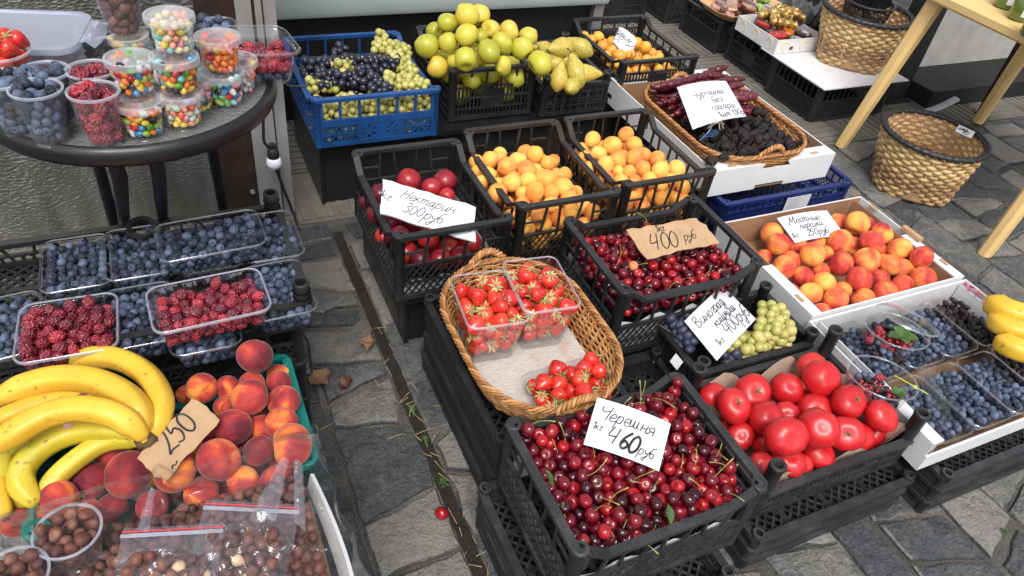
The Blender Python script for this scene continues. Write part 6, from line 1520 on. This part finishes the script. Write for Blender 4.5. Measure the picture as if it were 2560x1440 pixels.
tag(mb.build('cellophane_sheet', CELLO, None, True, 40), 'crinkled clear cellophane sheet over the nut box, gathered to a peak by the teal crate', 'cellophane')
# two stiff pleats of the wrap standing up to the peak
pale = clear('pleat_film', tint=(.95, .97, 1), gloss=.14, edge=.8, rough=.08, haze=.15, hazecol=(.62, .72, .95), fold=.5, fscale=30)
for q in ([(700, 1150, .452), (722, 1148, .456), (690, 1300, .452), (620, 1300, .452)], [(735, 1152, .456), (757, 1160, .452), (765, 1330, .440), (735, 1310, .445)], [(375, 1222, .455), (388, 1226, .457), (372, 1330, .455), (340, 1330, .455)]):
    a = [at(*t) for t in q]; g = []; mb = MB()
    for j in range(9):
        for i in range(5): u, v_ = i/4, j/8; p = a[0].lerp(a[1], u).lerp(a[3].lerp(a[2], u), v_); g.append((p.x, p.y, p.z+.004*math.sin(u*PI)+.003*math.sin(j*1.7+i)))
    mb.add(g, [(j*5+i, j*5+i+1, (j+1)*5+i+1, (j+1)*5+i) for j in range(8) for i in range(4)])
    tag(mb.build('film_pleat', pale, None, True, 180), 'bluish folded pleat of the cellophane '+{700: 'left of its peak, above the rear zip bag', 735: 'right of its peak, beside the white card edge', 375: 'standing up behind the front zip bag'}[q[0][0]], 'cellophane')


# ------------------------------------------------------------------ string lights on the kiosk post
def at_y(px, py, y):
    d = np.array([(px-1280)/F_PX, -(py-720)/F_PX, -1]) @ CM; return Vector(CAM+d*(y-CAM[1])/d[1])
sl = thing('string_light', 'white globe bulb in a black socket on a cable down the grey post', 'string light', tuple(at_y(685, 405, 1.955)))
BULB = NB('opal_bulb'); BULB.P(Base_Color=(.82, .82, .88), Roughness=.18, Subsurface_Weight=.0, Coat_Weight=.3); BULB = BULB.m
bs = Vector(sl.location)
def L_(px, py, y=1.962): return at_y(px, py, y)-bs
mb = MB(); mb.lathe([(.0005, -.0235), (.010, -.0215), (.0185, -.0145), (.0235, 0), (.0185, .0145), (.012, .020), (.010, .022)], 28); mb.build('bulb', BULB, sl, True, 180)
mb = MB(); mb.lathe([(.010, .014), (.0165, .016), (.0175, .030), (.014, .044), (.010, .047), (.010, .060), (.0005, .061)], 20); mb.build('socket', RUBBER, sl, True, 50)
mb = MB(); mb.tube(spline([L_(627, -40), L_(630, 0), L_(640, 90), L_(655, 190), L_(658, 300), L_(660, 352), L_(672, 372), L_(690, 420), L_(708, 470), L_(728, 520), L_(748, 580, 1.93), L_(765, 600, 1.92)], 6), .0042, 8); mb.build('cable', RUBBER, sl, True, 180)
for px, py, y in ((668, 168, 1.955),):
    q = at_y(px, py, y)-bs; mb = MB(); mb.lathe([(.0005, -.0235), (.010, -.0215), (.0185, -.0145), (.0235, 0), (.0185, .0145), (.012, .020), (.010, .022)], 28, tuple(q)); mb.build('bulb', BULB, sl, True, 180)
    mb = MB(); mb.lathe([(.010, .014), (.0165, .016), (.0175, .030), (.014, .044), (.010, .047), (.0005, .050)], 20, tuple(q)); mb.build('socket', RUBBER, sl, True, 50)

# ------------------------------------------------------------------ right side: bamboo baskets, plastic table, crates behind
def bamboo(label, c, R, r, h, rz=0):
    t_ = thing('bamboo_basket', label, 'basket', c, 'tall bamboo baskets', rz); N = 144; rows = 15; ST = 20
    mb = MB()
    for k in range(rows):
        u = (k+.5)/rows; rad = r+(R-r)*u**.85; z = h*u; pts = []
        for i in range(N):
            a = 2*PI*i/N; sq = 1+(.10*(1-u)**2)*math.cos(4*a); o = .0050*math.cos(a*ST+(PI if k % 2 else 0))
            pts.append(((rad*sq+o)*math.cos(a), (rad*sq+o)*math.sin(a), z+.0025*math.sin(a*3+k)))
        mb.tube(pts, .0042, 8, True, False, h/rows*.54/.0042, (0, 0, 1))
    for k in range(ST):
        a = 2*PI*(k+.5)/ST; mb.tube([((r+(R-r)*u**.85)*(1+.10*(1-u)**2*math.cos(4*a))*math.cos(a), (r+(R-r)*u**.85)*(1+.10*(1-u)**2*math.cos(4*a))*math.sin(a), h*u) for u in np.linspace(0, 1, 7)], .0045, 6)
    mb.build('woven_wall', BAM, t_, True, 180)
    mb = MB(); mb.lathe([(.0005, .004), (r*1.02, .004)]+[(r+(R-r)*u**.85-.004, h*u) for u in np.linspace(.05, .99, 8)], 60); mb.build('basket_lining', plain('basket_inside', (.36, .21, .11), .7, .25, 40, .5, 90), t_, True, 180)
    mb = MB(); mb.tube([((R+.003*math.sin(a*40))*math.cos(a), (R+.003*math.sin(a*40))*math.sin(a), h+.002) for a in (2*PI*k/160 for k in range(160))], .0115, 8, True); mb.build('wrapped_rim', plain('black_wrap', (.022, .022, .024), .5, .4, 70, .5, 160), t_, True, 180)
    return t_
bamboo('tall bamboo basket with black rim standing on the paving, cardboard price inside', (2.672, 1.615, .0), .192, .150, .225)
bk2 = bamboo('tall bamboo basket with black rim on the white board, black mesh basket inside', (2.955, 2.365, .176), .195, .150, .230)
quad('ribbed cardboard card lying inside the basket on the paving', (2330, 335), (2405, 365), (2300, 372), (.10, .12, .085), [('илас', .15, .34, .22, 1.6), ('иния', .2, .62, .22, 1.6), ('50л', .35, .92, .24, 1.8)], mat=CARDB, th=.003)
quad('small white tag clipped on the rim of the basket on the paving', (2398, 312), (2438, 330), (2388, 328), (.245, .245, .225), [('има', .12, .55, .34, 1.3), ('120', .4, .85, .30, 1)])
for px, py in ((2270, 345), (2285, 355), (2258, 352)): K['hazelnut'].spawn(at(px, py, .06), None, 1.6, 'brown nut left in the bottom of the basket on the paving', 'nuts in the bamboo basket')
m = thing('mesh_basket', 'small black mesh basket sitting inside the upper bamboo basket', 'mesh basket', (2.965, 2.385, .335)); mb = MB(); n = 40
for k in range(n):
    a = 2*PI*k/n
    for s in (1, -1): mb.tube([((.085+.025*u)*math.cos(a+s*u*.9), (.085+.025*u)*math.sin(a+s*u*.9), .105*u) for u in np.linspace(0, 1, 6)], .0016, 4)
mb.lathe([(.0005, .001), (.085, .001)], 30); mb.build('mesh_wall', BLACK, m); mb = MB()
for z, q in ((.002, .086), (.055, .0985), (.106, .111)): mb.tube([(q*math.cos(2*PI*k/48), q*math.sin(2*PI*k/48), z) for k in range(48)], .0035 if z < .1 else .006, 6, True)
mb.build('hoop', BLACK, m, True); mb = MB(); rs = np.random.RandomState(3)
bag = crumple('black_bag', 'crinkled black plastic bag lying in the small mesh basket', (2.90, 3.03, 2.32, 2.45, .40), 6, plain('bag_film', (.012, .012, .013), .2, .3, 20), .05, 22)

crate('black lattice crate under a white board carrying the bamboo basket', (2.600, 3.060, 2.140, 2.480, .0, .168), BLACK, dict(all='fine'), 'black crates in the far row', None, None, .02)
crate('black crate with pale print under the white sweets box', (2.630, 3.090, 2.490, 2.850, .0, .165), BLACK, dict(all='fine', left='slots'), 'black crates in the far row', None, None, .018)
crate('black crate under the tray of packed sweets', (2.60, 3.10, 2.885, 3.22, .0, .165), BLACK, dict(all='fine'), 'black crates in the far row', None, None, .018)
crate('farthest black crate in the row behind the sweets', (2.55, 3.05, 3.28, 3.66, .0, .20), BLACK, dict(all='slots'), 'black crates in the far row', None, None, .018)
crate('black crate by the counter end at the top of the view', (2.02, 2.45, 3.32, 3.72, .0, .22), BLACK, dict(all='slots'), 'black crates in the far row', None, None, .018)
lb = MB(); lb.box((0, -.001, 0), (.03, 0, .035)); o = lb.build('paper_label', PAPER); o.location = (2.80, 2.8835, .11); tag(o, 'small pale label on the crate under the sweets tray', 'label')
mb = MB(); mb.box((2.585, 2.118, .1705), (3.10, 2.56, .1755)); o = mb.build('white_board', CARDW); tag(o, 'white corrugated board lying on the black crate under the bamboo basket', 'board')
sb = thing('sweets_box', 'white carton with yellow printed rings full of wrapped fruit sweets', 'cardboard box', (2.735, 2.625, .178)); W, D, H = .29, .30, .066
for a, b_ in (((-W/2, -D/2, 0), (W/2, -D/2+.004, H)), ((-W/2, D/2-.004, 0), (W/2, D/2, H)), ((-W/2, -D/2+.0045, .0), (-W/2+.004, D/2-.0045, H)), ((W/2-.004, -D/2+.0045, .0), (W/2, D/2-.0045, H))): mb = MB(); mb.box(a, b_); mb.build('box_wall', CARDW, sb)
mb = MB(); mb.box((-W/2+.005, -D/2+.005, .001), (W/2-.005, D/2-.005, .004)); mb.build('box_floor', CARDIN, sb)
YL = plain('yellow_print', (.80, .62, .18), .6, .2, 60); mb = MB()
for f, s in (('f', -.09), ('f', .02), ('f', .10), ('l', -.10), ('l', .0), ('l', .10)):
    ring = [(s+.020*math.cos(2*PI*k/18), H*.5+.022*math.sin(2*PI*k/18)) for k in range(15)]
    mb.tube([(x, -D/2-.0004, z) if f == 'f' else (-W/2-.0004, x, z) for x, z in ring], .0022, 4)
mb.build('printed_ring', YL, sb)
GOLD = NB('gold_foil'); vv = GOLD.obj(); nz = GOLD.noise(vv, 60, 4); GOLD.P(Base_Color=GOLD.ramp(nz, [(.3, (.20, .10, .03)), (.55, (.52, .33, .10)), (.75, (.80, .62, .28))]), Metallic=.6, Roughness=.28); GOLD.bump(nz, .9, .008); GOLD = GOLD.m
def sweet(kind, p, rz, col, label, group):
    mb = MB(); rs = np.random.RandomState(int(abs(p[0]*1e4)) % 9973)
    if kind == 'twist':
        rr = [.010+.012*abs(math.sin(i*1.1)) for i in range(14)]; mb.tube([(-.06+.0095*i, .006*math.sin(i*.9), .004*math.cos(i*1.3)) for i in range(14)], rr, 9); mt = GOLD
    elif kind == 'slice':
        mb.loft([[(x, y, z) for x, y in rrect(.085*s, .048*s, .022, 4)] for s, z in ((.9, -.010), (1, -.004), (1, .004), (.9, .010))], True, True, True); mt = plain('sweet_'+col[0], col[1], .25, .4, 50, coat=.4)
    else:
        mb.loft([[(x+rs.randn()*.002, y+rs.randn()*.002, z) for x, y in rrect(.10*s, .05*s, .008, 3)] for s, z in ((.85, -.012), (1, -.006), (1, .006), (.85, .012))], True, True, True); mt = plain('sweet_'+col[0], col[1], .3, .45, 40, .6, 60, coat=.5)
    o = mb.build('packed_sweet', mt, None, True, 50); o.location = p; o.rotation_euler = (RNG.uniform(-.3, .3), RNG.uniform(-.3, .3), rz); tag(o, label, 'sweet', group)
cols = [('orange', (.55, .14, .02)), ('red', (.40, .03, .02)), ('brown', (.10, .035, .015)), ('olive', (.09, .08, .02)), ('dark', (.05, .015, .012)), ('grey', (.30, .30, .32))]
for k in range(26): c = cols[k % 6]; sweet('slice', (2.735+RNG.uniform(-.11, .11), 2.625+RNG.uniform(-.12, .12), .200+.018*(k//9)+RNG.uniform(0, .006)), RNG.uniform(0, 3), c, f'glossy {c[0]} fruit sweet in the white carton', c[0]+' fruit sweets in the white carton')
for k in range(9): sweet('twist', (2.71+.035*(k % 4)+RNG.uniform(-.02, .02), 2.70-.045*(k//4)+RNG.uniform(-.02, .02), .272+.012*(k % 2)), RNG.uniform(-.6, .9), cols[0], 'golden walnut-studded twist on top of the white carton', 'golden twists on the white carton')
tr_ = thing('serving_tray', 'oval cream tray of packed sweets behind the white carton', 'tray', (2.80, 2.985, .168)); mb = MB(); mb.loft([[(x*s, y*s, z) for x, y in rrect(.46, .30, .10, 8)] for s, z in ((.80, .002), (.86, .004), (.98, .040), (1.02, .044), (1.02, .040))], True, True); mb.build('tray_body', plain('tray_wood', (.60, .38, .20), .45, .1, 20), tr_, True, 50)
cols2 = [('pink', (.42, .20, .15)), ('tan', (.38, .20, .12)), ('maroon', (.16, .03, .03)), ('clear', (.35, .33, .33)), ('green', (.22, .42, .08)), ('cocoa', (.12, .05, .03))]
for k in range(26): c = cols2[k % 6]; sweet('pack', (2.80+RNG.uniform(-.18, .18), 2.985+RNG.uniform(-.11, .11), .195+.020*(k//9)+RNG.uniform(0, .006)), RNG.uniform(0, 3), c, f'{c[0]} wrapped sweet on the oval cream tray', c[0]+' sweets on the cream tray')
o = crumple('film_bag', 'grey translucent film bag lying behind the white carton', (2.86, 3.06, 2.62, 2.80, .21), 11, plain('grey_film', (.13, .135, .15), .25, .3, 15), .07, 20)

# cream plastic table
tb = thing('plastic_table', 'cream plastic table with splayed square legs at the right', 'table', (3.05, 1.55, 0)); TX0, TX1, TY0, TY1, TT = -.42, .46, -.46, .40, .685
mb = MB(); q = rrect(TX1-TX0, TY1-TY0, .06, 6); cx, cy = (TX0+TX1)/2, (TY0+TY1)/2
mb.loft([[(cx+x*s, cy+y*s, z) for x, y in q] for s, z in ((.955, TT-.036), (.985, TT-.036), (1, TT-.028), (1, TT-.004), (.99, TT)) ], True, True, True); mb.build('table_top', CREAM, tb, True, 35)
def leg(ax, ay, bx_, by, w=.030):
    mb = MB(); rings = []
    for u in (0, .02, .5, 1):
        x, y, z = ax+(bx_-ax)*u, ay+(by-ay)*u, (TT-.037)*(1-u); k = w*(1-.25*u); rings.append([(x+dx*k, y+dy*k, z) for dx, dy in ((-1, -.5), (-.5, -1), (.5, -1), (1, -.5), (1, .5), (.5, 1), (-.5, 1), (-1, .5))])
    mb.loft(rings, True, True, True); l = mb.build('leg', CREAM, tb, True, 30); mb = MB(); z = .03; u = .955; x, y = ax+(bx_-ax)*u, ay+(by-ay)*u; mb.lathe([(w*.92, 0), (w*.95, .004), (w*.92, .008)], 8, (x, y, .022)); 
leg(-.352, .335, -.447, .388); leg(-.335, -.36, -.470, -.385); leg(.40, .33, .46, .41); leg(.40, -.37, .46, -.42)
JAR = NB('green_glass'); JAR.P(Base_Color=(.10, .16, .03), Roughness=.08, Coat_Weight=.6); JAR = JAR.m
for k, (px, py) in enumerate(((2558, 28), (2522, -2), (2590, 70))):
    p = at(px, py, TT+.03); r = thing('green_jar', ('dark green glass jar nearest the corner of the cream table', 'dark green glass jar at the top edge of the view', 'dark green jar cut by the right edge on the cream table')[k], 'jar', (p.x, p.y, TT)); mb = MB(); mb.lathe([(.0005, .001), (.034, .001), (.040, .008), (.041, .06), (.034, .078), (.030, .085)], 28); mb.build('jar_body', JAR, r, True, 50); mb = MB(); mb.lathe([(.032, .084), (.033, .098), (.0005, .099)], 28); mb.build('jar_lid', GREYMETAL, r, True, 40)
    mb = MB(); n = 10; mb.loft([[(.0415*math.cos(a), .0415*math.sin(a), z) for z in (.02, .055)] for a in np.linspace(-2.6, -.8, n)], False); mb.build('jar_label', PAPER, r, True)
# second stall behind: dark posts, pale wall above a black plinth
bw = thing('back_wall', 'pale rendered wall above a black plinth and painted floor shade behind the cream table', 'wall', (4.14, 2.38, 0))
mb = MB(); mb.box((-.78, 0, .087), (3.0, .1, 2.4)); mb.build('rendered_wall', plain('pale_render', (.36, .35, .33), .85, .15, 12, .4, 60), bw); mb = MB(); mb.box((-.80, -.25, 0), (3.0, .1, .085)); mb.build('plinth', PAINTED_SHADE, bw)  # plinth juts forward in near-black as painted shade under the table
for x, y, w, mt, lb in ((3.24, 2.29, .055, RUBBER, 'square black steel post behind the cream table leg'), (3.60, 2.02, .014, BROWNFR, 'thin dark brown post between the legs of the cream table')):
    r = thing('steel_post', lb, 'post', (x, y, 0)); mb = MB(); mb.box((-w, -w, .006), (w, w, 2.4)); mb.build('shaft', mt, r); mb = MB(); mb.box((-w*1.5, -w*1.5, 0), (w*1.5, w*1.5, .005)); mb.build('foot_plate', mt, r)
r = thing('wooden_cabinet', 'dark brown cabinet with small bolts in the shade behind the post', 'cabinet', (3.18, 2.62, 0)); mb = MB(); mb.box((-.10, -.2, .05), (.25, .25, .34)); mb.build('cabinet_body', BROWNFR, r)
mb = MB()
for k in range(6): mb.lathe([(.0005, .003), (.006, .002), (.007, 0)], 8, (-.06+.05*(k % 3), -.2015, .12+.10*(k//3)))
mb.v = [(x, -.2-(z-.12 if z < .17 else z-.22), .12+.1*(z > .17)+(y+.2015)) for x, y, z in mb.v]; mb.build('bolt', GREYMETAL, r)
mb = MB(); mb.tube(spline([(3.10, 2.055, .016), (3.30, 2.055, .045), (3.42, 2.06, .080)], 6), [.020]*13, 8, False, True, .55, (0, 0, 1)); tag(mb.build('plastic_bar', plain('grey_plastic', (.30, .32, .34), .4, .1), None, True, 50), 'bent grey plastic bar leaning on the black plinth behind the basket', 'plastic bar')
crate('black crate corner at the right edge of the view behind the bananas', (2.235, 2.60, .54, .79, 0, .20), BLACK, dict(all='slots'))
mb = MB(); mb.lathe([(.012, 0), (.018, .004), (.018, .05), (.016, .055)], 14); 

# ------------------------------------------------------------------ finish the heaps: best-seen berries become objects
HB.finish(285, 'blueberries', 'blueberries deeper in the punnets and cups', 'blueberries')
HR.finish(230, 'raspberries', 'raspberries deeper in the punnets', 'raspberries')
HM.finish(250, 'mulberries', 'black mulberries deeper in the punnets', 'mulberries')
HS.finish(120, 'strawberries', 'strawberries deeper in the punnets', 'strawberries')
HN.finish(270, 'hazelnuts', 'hazelnuts deeper in the cups, bags and carton', 'hazelnuts')
HJ.finish(285, 'jelly_beans', 'jelly beans deeper in the lidded cups', 'jelly beans')
